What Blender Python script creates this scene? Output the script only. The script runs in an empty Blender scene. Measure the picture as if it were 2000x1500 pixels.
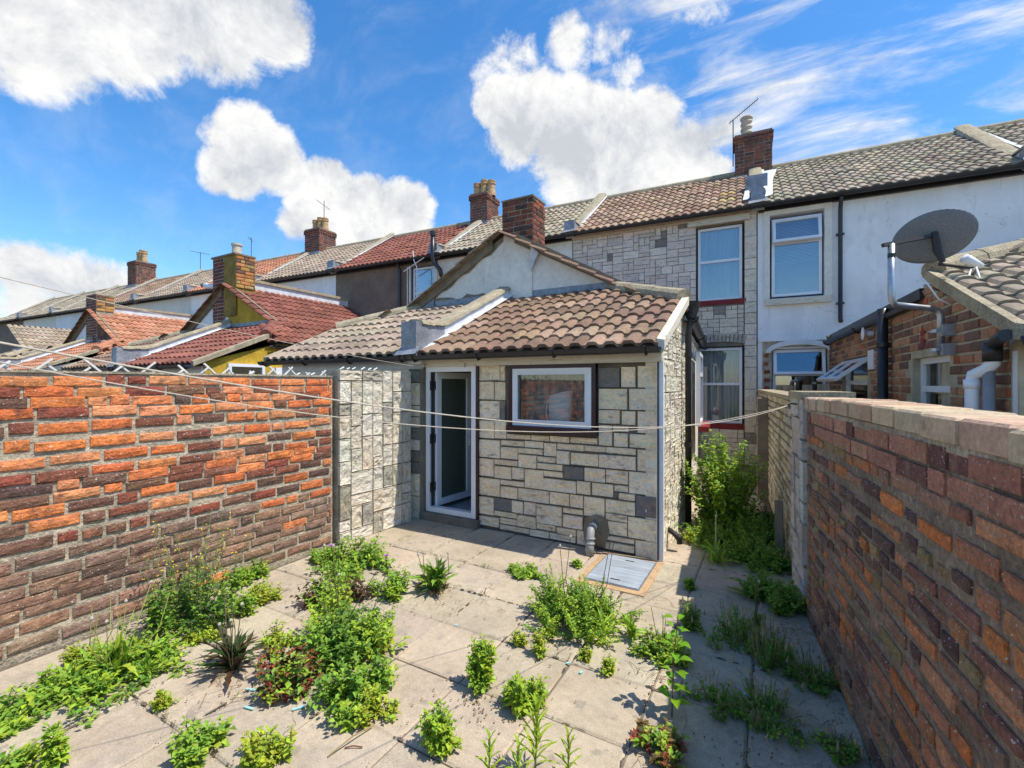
import bpy, math, random
from mathutils import Matrix, Vector
R = math.radians
sc = bpy.context.scene
col = sc.collection

# ------------------------------------------------------------------ camera
CAM_H = 1.6
YAW = 29.5
cam_d = bpy.data.cameras.new("camera"); cam = bpy.data.objects.new("camera", cam_d); col.objects.link(cam)
cam.location = (0, 0, CAM_H); cam.rotation_euler = (R(90), 0, R(YAW))
cam_d.sensor_width = 36; cam_d.lens = 16.2; cam_d.clip_start = .02; cam_d.clip_end = 3000
sc.camera = cam
sc.render.resolution_x = 1024; sc.render.resolution_y = 768
sc.view_settings.view_transform = 'Standard'; sc.view_settings.look = 'None'
sc.view_settings.exposure = 0.93; sc.view_settings.gamma = 1.0; sc.view_settings.use_curve_mapping = False

# ------------------------------------------------------------------ sun + sky
SUN_AZ, SUN_EL = 7.0, 62.0            # azimuth measured from +X towards +Y
sd = bpy.data.lights.new("sun", 'SUN'); sd.energy = 3.05; sd.angle = R(.5); sd.color = (1, .94, .84)
so = bpy.data.objects.new("sun", sd); col.objects.link(so); so.location = (8, 1, 14)
sv = Vector((math.cos(R(SUN_EL))*math.cos(R(SUN_AZ)), math.cos(R(SUN_EL))*math.sin(R(SUN_AZ)), math.sin(R(SUN_EL))))
so.rotation_euler = sv.to_track_quat('Z', 'Y').to_euler()

def px_ray(u, v):                     # world direction seen at a pixel of the 2000x1500 photograph
    cx, cz = (u-1000)/900, (750-v)/900
    c, s = math.cos(R(YAW)), math.sin(R(YAW))
    return Vector((cx*c-s, cx*s+c, cz)).normalized()

CLOUDS = [  # u, v, radius px, weight
 (60,30,150,1),(230,10,150,1),(400,20,130,1),(520,40,85,1),(40,100,95,.85),(300,90,60,.7),(180,80,60,.6),
 (480,280,72,1),(530,310,65,1),(460,330,60,1),(570,345,45,.8),(430,355,38,.7),
 (640,365,55,1),(720,405,62,1),(790,405,55,1),(610,410,50,1),(580,435,38,.8),(690,435,60,1),(800,440,45,.9),(740,460,70,.8),
 (980,205,55,1),(1050,205,62,1),(1120,270,100,1),(1190,250,70,1),(1270,245,68,1),(1330,310,75,1),(1240,330,100,1),(1130,340,75,1),(1010,260,62,1),(1400,335,38,.8),(1180,380,55,.8),
 (1010,115,58,.62),(1110,75,60,.62),(960,150,40,.5),(1200,70,60,.55),(1220,140,45,.5),(1290,40,60,.45),(1380,20,60,.45),(1200,190,38,.5),
 (60,530,70,.85),(130,545,70,.85),(200,560,60,.75),(60,590,60,.7),(10,510,40,.7)]
w = bpy.data.worlds.new("World"); sc.world = w; w.use_nodes = True
nt = w.node_tree; N = nt.nodes; L = nt.links; N.clear()
def nn(t, **k):
    n = N.new(t)
    for a, b in k.items(): setattr(n, a, b)
    return n
def mth(op, a, b=None, clamp=False):
    n = nn('ShaderNodeMath', operation=op, use_clamp=clamp)
    for i, x in enumerate((a, b)):
        if x is None: continue
        if hasattr(x, 'links'): L.new(x, n.inputs[i])
        else: n.inputs[i].default_value = x
    return n.outputs[0]
sky = nn('ShaderNodeTexSky', sky_type='NISHITA', sun_disc=False)
sky.sun_elevation = R(SUN_EL); sky.sun_rotation = R(90-SUN_AZ); sky.altitude = 0; sky.air_density = 1.0; sky.dust_density = .4; sky.ozone_density = 3.0
tc = nn('ShaderNodeTexCoord'); D = tc.outputs['Generated']
nrm = nn('ShaderNodeVectorMath', operation='NORMALIZE'); L.new(D, nrm.inputs[0]); D = nrm.outputs[0]
def wnoise(vec, scale, detail, rough=.55, dist=0.):
    n = nn('ShaderNodeTexNoise'); n.inputs['Scale'].default_value = scale; n.inputs['Detail'].default_value = detail
    n.inputs['Roughness'].default_value = rough; n.inputs['Distortion'].default_value = dist; L.new(vec, n.inputs['Vector']); return n.outputs['Fac']
def density(vec):
    cur = None
    for u, v, r, wt in CLOUDS:
        d0 = px_ray(u, v); a = (d0.angle(px_ray(u+r, v)) + d0.angle(px_ray(u, v+r)))/2
        dt = nn('ShaderNodeVectorMath', operation='DOT_PRODUCT'); L.new(vec, dt.inputs[0]); dt.inputs[1].default_value = d0
        mr = nn('ShaderNodeMapRange'); L.new(dt.outputs['Value'], mr.inputs[0])
        mr.inputs[1].default_value = math.cos(a*1.45); mr.inputs[2].default_value = 1.0
        mr.inputs[3].default_value = 0; mr.inputs[4].default_value = wt*1.05
        cur = mr.outputs[0] if cur is None else mth('MAXIMUM', cur, mr.outputs[0])
    return cur
blob = density(D)
n1 = wnoise(D, 8.5, 10, .66, .35); n2 = wnoise(D, 30, 7, .65)
edge = mth('ADD', mth('MULTIPLY', mth('SUBTRACT', n1, .5), 1.2), mth('MULTIPLY', mth('SUBTRACT', n2, .5), .5))
dens = mth('ADD', blob, edge)
mask = nn('ShaderNodeMapRange', interpolation_type='SMOOTHSTEP'); L.new(dens, mask.inputs[0]); mask.inputs[1].default_value = .33; mask.inputs[2].default_value = .70
gate = nn('ShaderNodeMapRange'); L.new(blob, gate.inputs[0]); gate.inputs[1].default_value = .02; gate.inputs[2].default_value = .30
mk = mth('MULTIPLY', mask.outputs[0], gate.outputs[0])
# cirrus: noise stretched along one direction, strongest to the right of the house row
mp = nn('ShaderNodeMapping'); mp.inputs['Rotation'].default_value = (R(18), R(52), R(-24)); mp.inputs['Scale'].default_value = (1.2, 6.5, 6.5); L.new(D, mp.inputs[0])
ci = wnoise(mp.outputs[0], 2.2, 9, .62, .4)
cm = nn('ShaderNodeMapRange', interpolation_type='SMOOTHSTEP'); L.new(ci, cm.inputs[0]); cm.inputs[1].default_value = .40; cm.inputs[2].default_value = .80
dr = nn('ShaderNodeVectorMath', operation='DOT_PRODUCT'); L.new(D, dr.inputs[0]); dr.inputs[1].default_value = px_ray(1780, 170)
rg = nn('ShaderNodeMapRange', interpolation_type='SMOOTHSTEP'); L.new(dr.outputs['Value'], rg.inputs[0]); rg.inputs[1].default_value = .80; rg.inputs[2].default_value = .96; rg.inputs[3].default_value = .14; rg.inputs[4].default_value = 1.45
cir = mth('MULTIPLY', cm.outputs[0], rg.outputs[0], True)
cloud = mth('MAXIMUM', mk, cir, True)
# cloud body: white with grey undersides (noise offset towards the sun)
off = nn('ShaderNodeVectorMath', operation='ADD'); L.new(D, off.inputs[0]); off.inputs[1].default_value = (.03, .0, .07)
n1b = wnoise(off.outputs[0], 8.5, 10, .66, .35)
lit = mth('ADD', mth('SUBTRACT', n1, n1b), mth('MULTIPLY', mth('SUBTRACT', n2, .5), .10))
sh = nn('ShaderNodeMapRange'); L.new(mth('ADD', lit, mth('MULTIPLY', mth('SUBTRACT', .72, blob), .12)), sh.inputs[0]); sh.inputs[1].default_value = -.20; sh.inputs[2].default_value = .13
cr = nn('ShaderNodeMix', data_type='RGBA'); L.new(sh.outputs[0], cr.inputs['Factor']); cr.inputs['A'].default_value = (2.2, 2.3, 2.5, 1); cr.inputs['B'].default_value = (3.55, 3.55, 3.5, 1)
hs = nn('ShaderNodeHueSaturation'); hs.inputs['Saturation'].default_value = 1.3; hs.inputs['Value'].default_value = .82; L.new(sky.outputs[0], hs.inputs['Color'])
mx = nn('ShaderNodeMix', data_type='RGBA'); L.new(cloud, mx.inputs['Factor']); L.new(hs.outputs[0], mx.inputs['A']); L.new(cr.outputs['Result'], mx.inputs['B'])
bg = nn('ShaderNodeBackground'); bg.inputs['Strength'].default_value = .15; L.new(mx.outputs['Result'], bg.inputs['Color'])
ow = nn('ShaderNodeOutputWorld'); L.new(bg.outputs[0], ow.inputs[0])

# ------------------------------------------------------------------ materials
def material(name, base='obj', rough=.85, var=(), spots=(), bump=(), metallic=0., spec=.3, translucent=0., cracks=None):
    """base: 'obj' (object colour), 'col' (colour attribute) or an rgb; var: (scale, detail, lo, hi[, stretch]); spots: (scale, t0, t1, colour, strength)"""
    m = bpy.data.materials.new(name); m.use_nodes = True
    t = m.node_tree; N, L = t.nodes, t.links
    b = N['Principled BSDF']; out = N['Material Output']
    b.inputs['Roughness'].default_value = rough; b.inputs['Metallic'].default_value = metallic
    b.inputs['Specular IOR Level'].default_value = spec
    geo = N.new('ShaderNodeNewGeometry'); P = geo.outputs['Position']
    if base == 'obj': c = N.new('ShaderNodeObjectInfo').outputs['Color']
    elif base == 'col':
        a = N.new('ShaderNodeAttribute'); a.attribute_name = 'Col'; c = a.outputs['Color']
    else:
        r = N.new('ShaderNodeRGB'); r.outputs[0].default_value = (*base, 1); c = r.outputs[0]
    def noise(scale, detail, stretch=None, rough=.6):
        n = N.new('ShaderNodeTexNoise'); n.inputs['Scale'].default_value = scale; n.inputs['Detail'].default_value = detail; n.inputs['Roughness'].default_value = rough
        if stretch:
            mp = N.new('ShaderNodeMapping'); mp.inputs['Scale'].default_value = stretch; L.new(P, mp.inputs[0]); L.new(mp.outputs[0], n.inputs['Vector'])
        else: L.new(P, n.inputs['Vector'])
        return n.outputs['Fac']
    for vv in var:
        f = noise(vv[0], vv[1], vv[4] if len(vv) > 4 else None)
        mr = N.new('ShaderNodeMapRange'); L.new(f, mr.inputs[0]); mr.inputs[1].default_value = .3; mr.inputs[2].default_value = .7; mr.inputs[3].default_value = vv[2]; mr.inputs[4].default_value = vv[3]
        mul = N.new('ShaderNodeVectorMath'); mul.operation = 'SCALE'; L.new(c, mul.inputs[0]); L.new(mr.outputs[0], mul.inputs['Scale']); c = mul.outputs[0]
    for sp in spots:
        f = noise(sp[0], sp[5] if len(sp) > 5 else 3, sp[6] if len(sp) > 6 else None)
        mr = N.new('ShaderNodeMapRange'); L.new(f, mr.inputs[0]); mr.inputs[1].default_value = sp[1]; mr.inputs[2].default_value = sp[2]; mr.inputs[3].default_value = 0; mr.inputs[4].default_value = sp[4]
        mx = N.new('ShaderNodeMix'); mx.data_type = 'RGBA'; L.new(mr.outputs[0], mx.inputs['Factor']); L.new(c, mx.inputs['A']); mx.inputs['B'].default_value = (*sp[3], 1); c = mx.outputs['Result']
    if cracks:
        nz = N.new('ShaderNodeTexNoise'); nz.inputs['Scale'].default_value = 5; nz.inputs['Detail'].default_value = 6; L.new(P, nz.inputs['Vector'])
        ad = N.new('ShaderNodeVectorMath'); ad.operation = 'MULTIPLY_ADD'; L.new(nz.outputs['Color'], ad.inputs[0]); ad.inputs[1].default_value = (.35, .35, .35); L.new(P, ad.inputs[2])
        vo = N.new('ShaderNodeTexVoronoi'); vo.feature = 'DISTANCE_TO_EDGE'; vo.inputs['Scale'].default_value = cracks[0]; L.new(ad.outputs[0], vo.inputs['Vector'])
        mr = N.new('ShaderNodeMapRange'); L.new(vo.outputs['Distance'], mr.inputs[0]); mr.inputs[1].default_value = 0; mr.inputs[2].default_value = cracks[1]; mr.inputs[3].default_value = cracks[2]; mr.inputs[4].default_value = 0
        gt = N.new('ShaderNodeMapRange'); L.new(noise(1.1, 2), gt.inputs[0]); gt.inputs[1].default_value = .48; gt.inputs[2].default_value = .56
        mu = N.new('ShaderNodeMath'); mu.operation = 'MULTIPLY'; L.new(mr.outputs[0], mu.inputs[0]); L.new(gt.outputs[0], mu.inputs[1])
        mx = N.new('ShaderNodeMix'); mx.data_type = 'RGBA'; L.new(mu.outputs[0], mx.inputs['Factor']); L.new(c, mx.inputs['A']); mx.inputs['B'].default_value = (.07, .055, .045, 1); c = mx.outputs['Result']
    L.new(c, b.inputs['Base Color'])
    prev = None
    for bp in bump:
        f = noise(bp[0], bp[1], bp[4] if len(bp) > 4 else None)
        bn = N.new('ShaderNodeBump'); bn.inputs['Strength'].default_value = bp[2]; bn.inputs['Distance'].default_value = bp[3]; L.new(f, bn.inputs['Height'])
        if prev: L.new(prev, bn.inputs['Normal'])
        prev = bn.outputs[0]
    if prev: L.new(prev, b.inputs['Normal'])
    if translucent:
        tr = N.new('ShaderNodeBsdfTranslucent'); L.new(c, tr.inputs[0]); mx = N.new('ShaderNodeMixShader'); mx.inputs[0].default_value = translucent
        L.new(b.outputs[0], mx.inputs[1]); L.new(tr.outputs[0], mx.inputs[2]); L.new(mx.outputs[0], out.inputs[0])
    return m
def glassmat(name, refl=.14, tint=(.85, .9, .92), rough=.0):
    m = bpy.data.materials.new(name); m.use_nodes = True; t = m.node_tree; N, L = t.nodes, t.links; N.clear()
    out = N.new('ShaderNodeOutputMaterial'); tr = N.new('ShaderNodeBsdfTransparent'); tr.inputs[0].default_value = (*tint, 1)
    gl = N.new('ShaderNodeBsdfGlossy'); gl.inputs['Roughness'].default_value = rough; gl.inputs[0].default_value = (1, 1, 1, 1)
    fr = N.new('ShaderNodeFresnel'); fr.inputs[0].default_value = 1.5
    ad = N.new('ShaderNodeMath'); ad.operation = 'MULTIPLY_ADD'; L.new(fr.outputs[0], ad.inputs[0]); ad.inputs[1].default_value = 1.0; ad.inputs[2].default_value = refl; ad.use_clamp = True
    mx = N.new('ShaderNodeMixShader'); L.new(ad.outputs[0], mx.inputs[0]); L.new(tr.outputs[0], mx.inputs[1]); L.new(gl.outputs[0], mx.inputs[2]); L.new(mx.outputs[0], out.inputs[0])
    return m
WH = (.75, .72, .66)
def dusty_kind(name, base):
    return material(name, base, .92, var=((9, 4, .78, 1.2), (60, 5, .7, 1.25)), spots=((7, .54, .66, (.40, .30, .20), .38, 7), (19, .58, .74, (.07, .05, .045), .6, 6), (95, .66, .70, (.72, .70, .64), .8, 2), (30, .69, .73, (.66, .63, .55), .6, 4)), bump=((70, 6, 1., .015), (18, 4, .6, .02)))
def brick_kind(name, base):
    return material(name, base, .9, var=((9, 4, .72, 1.22), (60, 5, .62, 1.25)), spots=((12, .42, .68, (.24, .11, .06), .3, 5), (95, .66, .70, (.72, .70, .64), .85, 2), (38, .69, .73, (.66, .63, .55), .7, 4), (15, .52, .70, (.07, .045, .035), .75, 7)), bump=((70, 6, .8, .012), (18, 4, .5, .02)))
M = {}
M['brick'] = brick_kind('weathered_brick', 'obj'); M['brick_joined'] = brick_kind('weathered_brick_joined', 'col')
M['brick_dusty'] = dusty_kind('dusty_brick', 'obj'); M['brick_dusty_joined'] = dusty_kind('dusty_brick_joined', 'col')
M['brick_clean'] = material('plain_brick', 'obj', .88, var=((11, 4, .8, 1.15), (70, 4, .8, 1.15)), spots=((14, .62, .8, (.05, .04, .04), .5, 4),), bump=((80, 5, .5, .008),))
M['brick_clean_joined'] = material('plain_brick_joined', 'col', .88, var=((11, 4, .8, 1.15), (70, 4, .8, 1.15)), spots=((14, .62, .8, (.05, .04, .04), .5, 4),), bump=((80, 5, .5, .008),))
M['mortar'] = material('old_lime_mortar', (.50, .42, .30), .95, var=((5, 4, .6, 1.2), (45, 5, .6, 1.25)), spots=((3, .55, .8, (.10, .085, .07), .5, 5),), bump=((45, 6, .9, .02), (12, 3, .5, .03)))
M['mortar_brown'] = material('brown_lime_mortar', (.36, .275, .195), .95, var=((5, 4, .6, 1.2), (45, 5, .6, 1.25)), spots=((40, .66, .72, (.6, .57, .5), .5, 2),), bump=((45, 6, 1., .03), (12, 3, .6, .04)))
M['mortar_pale'] = material('pale_pointing', (.46, .40, .27), .95, var=((6, 4, .75, 1.15),), bump=((60, 5, .5, .01),))
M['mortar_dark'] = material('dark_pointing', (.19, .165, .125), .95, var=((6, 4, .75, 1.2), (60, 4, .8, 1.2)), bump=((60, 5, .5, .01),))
def stone_kind(name, base):
    return material(name, base, .9, var=((4, 4, .9, 1.1), (38, 6, .84, 1.12)), spots=((9, .57, .70, (.20, .19, .185), .7, 8, (1, 1, 2.2)), (6, .54, .72, (.52, .35, .14), .38, 4), (150, .72, .76, (.12, .11, .10), .5, 2)), bump=((13, 6, .8, .035, (1, 1, 1.5)), (75, 5, .5, .008)))
M['stone'] = stone_kind('stone_cladding', 'obj'); M['stone_joined'] = stone_kind('stone_cladding_joined', 'col')
for nm_, bs_ in (('stone_far', 'obj'), ('stone_far_joined', 'col')):
    M[nm_] = material('stone_cladding_pale', bs_, .9, var=((5, 4, .9, 1.08), (30, 6, .86, 1.1)), spots=((8, .54, .70, (.30, .24, .22), .6, 8, (1, 1, 2.4)),), bump=((14, 6, .6, .03, (1, 1, 2.0)),))
M['tile'] = material('concrete_roof_tile', 'obj', .9, var=((3, 4, .8, 1.15), (40, 5, .7, 1.2)), spots=((70, .69, .74, (.6, .57, .5), .6, 2), (9, .6, .8, (.05, .045, .04), .5, 5), (4, .60, .78, (.10, .085, .05), .5, 7), (26, .66, .72, (.42, .38, .28), .5, 5)), bump=((90, 5, .6, .008),))
M['tile_joined'] = material('concrete_roof_tile_joined', 'col', .9, var=((3, 4, .8, 1.15), (40, 5, .7, 1.2)), bump=((90, 5, .6, .008),))
M['roof_felt'] = material('roof_underlay', (.035, .03, .028), .95)
M['slab'] = material('concrete_slab', 'obj', .92, var=((2.2, 5, .80, 1.12), (25, 6, .88, 1.1), (160, 4, .78, 1.2)), spots=((5, .54, .76, (.22, .195, .165), .6, 7), (120, .68, .74, (.75, .72, .66), .5, 2), (1.6, .54, .72, (.30, .22, .13), .35, 5), (30, .66, .74, (.13, .11, .09), .6, 5), (8, .60, .66, (.20, .17, .14), .5, 8)), cracks=(1.3, .006, .8), bump=((170, 4, .55, .006), (9, 4, .3, .02)))
M['dirt'] = material('joint_dirt', (.17, .135, .095), .97, var=((20, 5, .6, 1.3),), bump=((60, 5, .9, .02),))
M['earth'] = material('bare_earth', (.16, .13, .10), .97, var=((2, 5, .7, 1.2), (40, 5, .7, 1.2)), bump=((30, 6, .9, .04),))
M['sand_mortar'] = material('sandy_mortar', (.50, .33, .18), .95, var=((9, 4, .75, 1.15), (90, 4, .8, 1.2)), bump=((90, 5, .6, .01),))
M['white_render'] = material('white_masonry_paint', (.86, .855, .83), .8, var=((1.5, 4, .9, 1.05), (.9, 6, .9, 1.04, (3, 3, .5))), spots=((2.2, .60, .82, (.42, .40, .36), .5, 8, (1, 1, .7)), (5, .60, .78, (.40, .36, .30), .45, 7, (2.5, 2.5, .3)), (9, .66, .76, (.25, .23, .20), .5, 7)), cracks=(.9, .004, .5), bump=((55, 5, .35, .01), (4, 3, .3, .02)))
M['cream_render'] = material('off_white_render', (.80, .75, .64), .85, var=((1.5, 4, .88, 1.05), (14, 5, .88, 1.06)), spots=((2.6, .60, .82, (.34, .30, .24), .5, 8, (1, 1, .6)), (6, .60, .76, (.40, .35, .28), .5, 7, (2.5, 2.5, .35)), (30, .66, .8, (.25, .23, .2), .35, 5)), bump=((50, 5, .45, .01),))
M['old_paint'] = material('peeling_cream_paint', (.66, .60, .47), .7, var=((20, 5, .85, 1.1, (.3, 1, 3)),), spots=((9, .60, .66, (.30, .22, .15), .8, 6, (.6, 1, 4)),), bump=((40, 4, .4, .005),))
M['brown_render'] = material('brown_grey_render', (.20, .155, .115), .92, var=((1.4, 5, .75, 1.2), (18, 5, .85, 1.15)), spots=((2, .6, .85, (.07, .06, .055), .6, 6),), bump=((70, 5, .5, .01),))
M['yellow_render'] = material('yellow_masonry_paint', (.56, .36, .035), .85, var=((3, 6, .65, 1.15), (22, 6, .72, 1.12)), spots=((4, .56, .8, (.20, .135, .02), .55, 7),), bump=((60, 5, .4, .01),))
M['mustard_stain'] = material('stained_mustard_render', (.27, .19, .045), .9, var=((3, 6, .55, 1.25), (22, 6, .7, 1.15)), bump=((60, 5, .5, .01),))
M['cement'] = material('cement_render_patch', (.25, .205, .14), .95, var=((7, 5, .7, 1.2), (60, 5, .8, 1.15)), bump=((50, 6, .8, .015),))
M['coping'] = material('rough_cast_coping', (.42, .355, .235), .95, var=((8, 5, .7, 1.2), (70, 5, .5, 1.4)), spots=((5, .6, .8, (.16, .14, .11), .4, 5),), bump=((80, 5, 1., .015),))
M['flash_white'] = material('pale_painted_flashing', (.66, .67, .68), .7, var=((6, 5, .75, 1.1), (40, 5, .85, 1.1)), bump=((30, 4, .3, .01),))
M['lead'] = material('weathered_lead', (.27, .28, .30), .55, var=((5, 5, .7, 1.35), (30, 5, .8, 1.2)), metallic=.35, bump=((9, 4, .5, .02),))
M['black_plastic'] = material('black_plastic', (.018, .018, .02), .38, var=((3, 3, .7, 1.5),), spec=.5)
M['rust_pipe'] = material('worn_black_iron', (.03, .027, .026), .6, spots=((14, .6, .72, (.16, .07, .03), .7, 5),), bump=((60, 4, .4, .003),))
M['upvc'] = material('white_upvc', (.78, .79, .80), .35, var=((4, 4, .93, 1.03),), spots=((6, .66, .85, (.45, .42, .36), .35, 6),), spec=.5)
M['white_wood'] = material('white_painted_wood', (.72, .71, .68), .55, var=((8, 4, .9, 1.05),), spots=((14, .66, .74, (.35, .28, .2), .5, 4),))
M['maroon'] = material('maroon_gloss_paint', (.035, .010, .012), .4, var=((9, 4, .7, 1.3),), spec=.5)
M['red_sill'] = material('dull_red_sill_paint', (.22, .022, .022), .6, var=((9, 4, .7, 1.2),))
M['glass'] = glassmat('window_glass', .02); M['glass_blue'] = glassmat('sky_reflecting_glass', .13)
M['frosted'] = material('obscured_glass', (.085, .105, .085), .18, var=((60, 4, .75, 1.2), (200, 3, .9, 1.1)), bump=((90, 3, .25, .004),), spec=.6)
M['net'] = material('net_curtain', (.85, .86, .88), .9, var=((3, 3, .7, 1.1, (6, 6, .2)), (90, 2, .9, 1.08, (.3, .3, 1.2))), translucent=.3)
M['dark_curtain'] = material('grey_curtain', (.50, .47, .42), .95, var=((6, 4, .75, 1.15, (3, 3, .2)),))
M['blind'] = material('slatted_blind', (.48, .54, .62), .6)
M['room'] = material('room_plaster', (.42, .38, .33), .9, var=((2, 3, .9, 1.05),))
M['room_floor'] = material('room_floor_screed', (.30, .31, .32), .7, var=((5, 5, .8, 1.15),))
M['galv'] = material('galvanised_steel', (.42, .44, .46), .38, var=((20, 4, .8, 1.15),), metallic=.75)
M['dish'] = material('dish_grey_paint', (.17, .18, .19), .55, var=((90, 3, .8, 1.2), (3, 3, .92, 1.05)), spec=.4)
M['dark_steel'] = material('dark_bracket_steel', (.045, .042, .04), .55, spots=((30, .6, .7, (.15, .08, .05), .5, 4),), metallic=.3)
M['pot'] = material('buff_clay_pot', (.52, .34, .165), .85, var=((12, 4, .75, 1.15),), spots=((8, .6, .8, (.12, .09, .07), .5, 4),))
M['pot_white'] = material('pale_clay_pot', (.55, .47, .36), .85, var=((12, 4, .8, 1.1),))
M['grey_pipe'] = material('grey_plastic_pipe', (.27, .27, .265), .5, var=((10, 4, .85, 1.1),), spec=.4)
M['cover'] = material('galvanised_cover', (.40, .45, .50), .55, var=((5, 5, .82, 1.12), (12, 5, .72, 1.2, (.25, 3, 1))), spots=((8, .62, .8, (.25, .22, .19), .35, 6),), metallic=.25, bump=((200, 3, .3, .002),))
M['rope'] = material('cotton_washing_line', (.52, .45, .35), .85, var=((60, 3, .8, 1.1),))
M['timber'] = material('weathered_timber', (.22, .18, .135), .9, var=((14, 5, .6, 1.25, (3, 3, .25)),), bump=((30, 5, .6, .006, (3, 3, .25)),))
M['lattice'] = material('greyed_white_lattice', (.58, .56, .52), .8, var=((14, 5, .75, 1.15),))
M['leaf'] = material('weed_leaf', 'col', .55, var=((30, 3, .75, 1.2),), translucent=.38, spec=.3)
M['leaf_obj'] = material('broad_leaf', 'obj', .45, var=((60, 3, .85, 1.12),), translucent=.42, spec=.35)
M['stem'] = material('weed_stem', 'col', .7, translucent=.1)
M['shard'] = material('pale_blue_glass_bit', (.40, .72, .72), .25, spec=.6, translucent=.2)
M['white_bin'] = material('white_bin_plastic', (.80, .80, .76), .45)
M['grille'] = material('clay_air_brick', (.35, .15, .08), .9)
for nm_, bs_ in (('white_brick', 'obj'), ('white_brick_joined', 'col')):
    M[nm_] = material('whitewashed_brick', bs_, .9, var=((5, 4, .8, 1.1), (40, 5, .75, 1.2)), spots=((9, .56, .75, (.12, .10, .08), .6, 7),), bump=((40, 6, .8, .02),))
M['gravel_dust'] = M['earth']

# ------------------------------------------------------------------ object helpers
T_ANG = 2.9                               # the terrace stands at a slight angle to the yard
def FR(ox=0., oy=0., ang=0.): return Matrix.Translation((ox, oy, 0)) @ Matrix.Rotation(R(ang), 4, 'Z')
W_FR = FR(); T_FR = FR(0, 0, T_ANG)
CAMV = Vector((0, 0, CAM_H))
class Thing:
    def __init__(s, name, label=None, cat=None, loc=(0, 0, 0), fr=None, group=None, kind=None):
        s.fr = fr or W_FR; s.loc = Vector(loc)
        s.o = bpy.data.objects.new(name, None); col.objects.link(s.o); s.o.empty_display_size = .1
        s.o.matrix_world = s.fr @ Matrix.Translation(s.loc)
        s.o.matrix_basis = s.fr @ Matrix.Translation(s.loc)
        tag(s.o, label, cat, group, kind)
def tag(o, label=None, cat=None, group=None, kind=None):
    for k, v in (('label', label), ('category', cat), ('group', group), ('kind', kind)):
        if v: o[k] = v
class MB:
    def __init__(s): s.v = []; s.f = []; s.c = []
    def add(s, vs, fs, c=None):
        b = len(s.v); s.v += [tuple(p) for p in vs]; s.f += [tuple(b+i for i in f) for f in fs]; s.c += [c]*len(fs); return s
    def box(s, x0, x1, y0, y1, z0, z1, c=None):
        return s.add([(x0,y0,z0),(x1,y0,z0),(x1,y1,z0),(x0,y1,z0),(x0,y0,z1),(x1,y0,z1),(x1,y1,z1),(x0,y1,z1)],
                     [(0,3,2,1),(4,5,6,7),(0,1,5,4),(1,2,6,5),(2,3,7,6),(3,0,4,7)], c)
    def slab(s, pts, n, t):                 # polygon pts extruded by -n*t
        k = len(pts); n = Vector(n).normalized()*t
        return s.add([tuple(p) for p in pts]+[tuple(Vector(p)-n) for p in pts], [tuple(range(k)), tuple(range(2*k-1, k-1, -1))]+[(i, k+i, k+(i+1) % k, (i+1) % k) for i in range(k)])
    def prism(s, poly, y0, y1):             # poly in (x,z)
        k = len(poly)
        return s.add([(x, y0, z) for x, z in poly]+[(x, y1, z) for x, z in poly], [tuple(range(k)), tuple(range(2*k-1, k-1, -1))]+[(i, k+i, k+(i+1) % k, (i+1) % k) for i in range(k)])
    def tube(s, pts, r, n=8, cap=True, c=None):
        pts = [Vector(p) for p in pts]; rs = r if isinstance(r, (list, tuple)) else [r]*len(pts)
        b = len(s.v); up = None
        for i, p in enumerate(pts):
            d = (pts[min(i+1, len(pts)-1)]-pts[max(i-1, 0)]).normalized()
            if up is None: up = d.orthogonal().normalized()
            up = (up-d*up.dot(d)); up = up.normalized() if up.length > 1e-6 else d.orthogonal().normalized()
            sd = d.cross(up)
            for k in range(n):
                a = 2*math.pi*k/n; s.v.append(tuple(p+(up*math.cos(a)+sd*math.sin(a))*rs[i]))
        for i in range(len(pts)-1):
            for k in range(n):
                s.f.append((b+i*n+k, b+i*n+(k+1) % n, b+(i+1)*n+(k+1) % n, b+(i+1)*n+k)); s.c.append(c)
        if cap:
            s.f.append(tuple(b+k for k in range(n-1, -1, -1))); s.c.append(c)
            e = b+(len(pts)-1)*n; s.f.append(tuple(e+k for k in range(n))); s.c.append(c)
        return s
    def lathe(s, prof, cx, cy, n=14):
        b = len(s.v)
        for r, z in prof:
            for k in range(n):
                a = 2*math.pi*k/n; s.v.append((cx+r*math.cos(a), cy+r*math.sin(a), z))
        for i in range(len(prof)-1):
            for k in range(n): s.f.append((b+i*n+k, b+i*n+(k+1) % n, b+(i+1)*n+(k+1) % n, b+(i+1)*n+k)); s.c.append(None)
        return s
    def mesh(s, name, mat, smooth=False):
        me = bpy.data.meshes.new(name); me.from_pydata(s.v, [], s.f)
        if any(x is not None for x in s.c):
            at = me.color_attributes.new('Col', 'FLOAT_COLOR', 'CORNER'); arr = []
            for f, x in zip(s.f, s.c):
                x = x or (.5, .5, .5)
                for _ in f: arr += [x[0], x[1], x[2], 1.]
            at.data.foreach_set('color', arr)
        if smooth: me.polygons.foreach_set('use_smooth', [True]*len(me.polygons))
        me.materials.append(mat); me.update(); return me
def part(T, name, mb, mat, parent=None, S=None, smooth=False, color=None, kind=None, label=None):
    """one mesh object under a thing; vertices are given in the thing's frame (or in sub-frame S of it)"""
    K = Matrix.Translation(-T.loc) @ (S if S is not None else Matrix.Identity(4))
    mb.v = [tuple(K @ Vector(p)) for p in mb.v]
    me = mb.mesh(name, M[mat] if isinstance(mat, str) else mat, smooth)
    o = bpy.data.objects.new(name, me); col.objects.link(o); o.parent = parent or T.o
    if color: o.color = (*color, 1)
    tag(o, label, None, None, kind); return o
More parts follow.
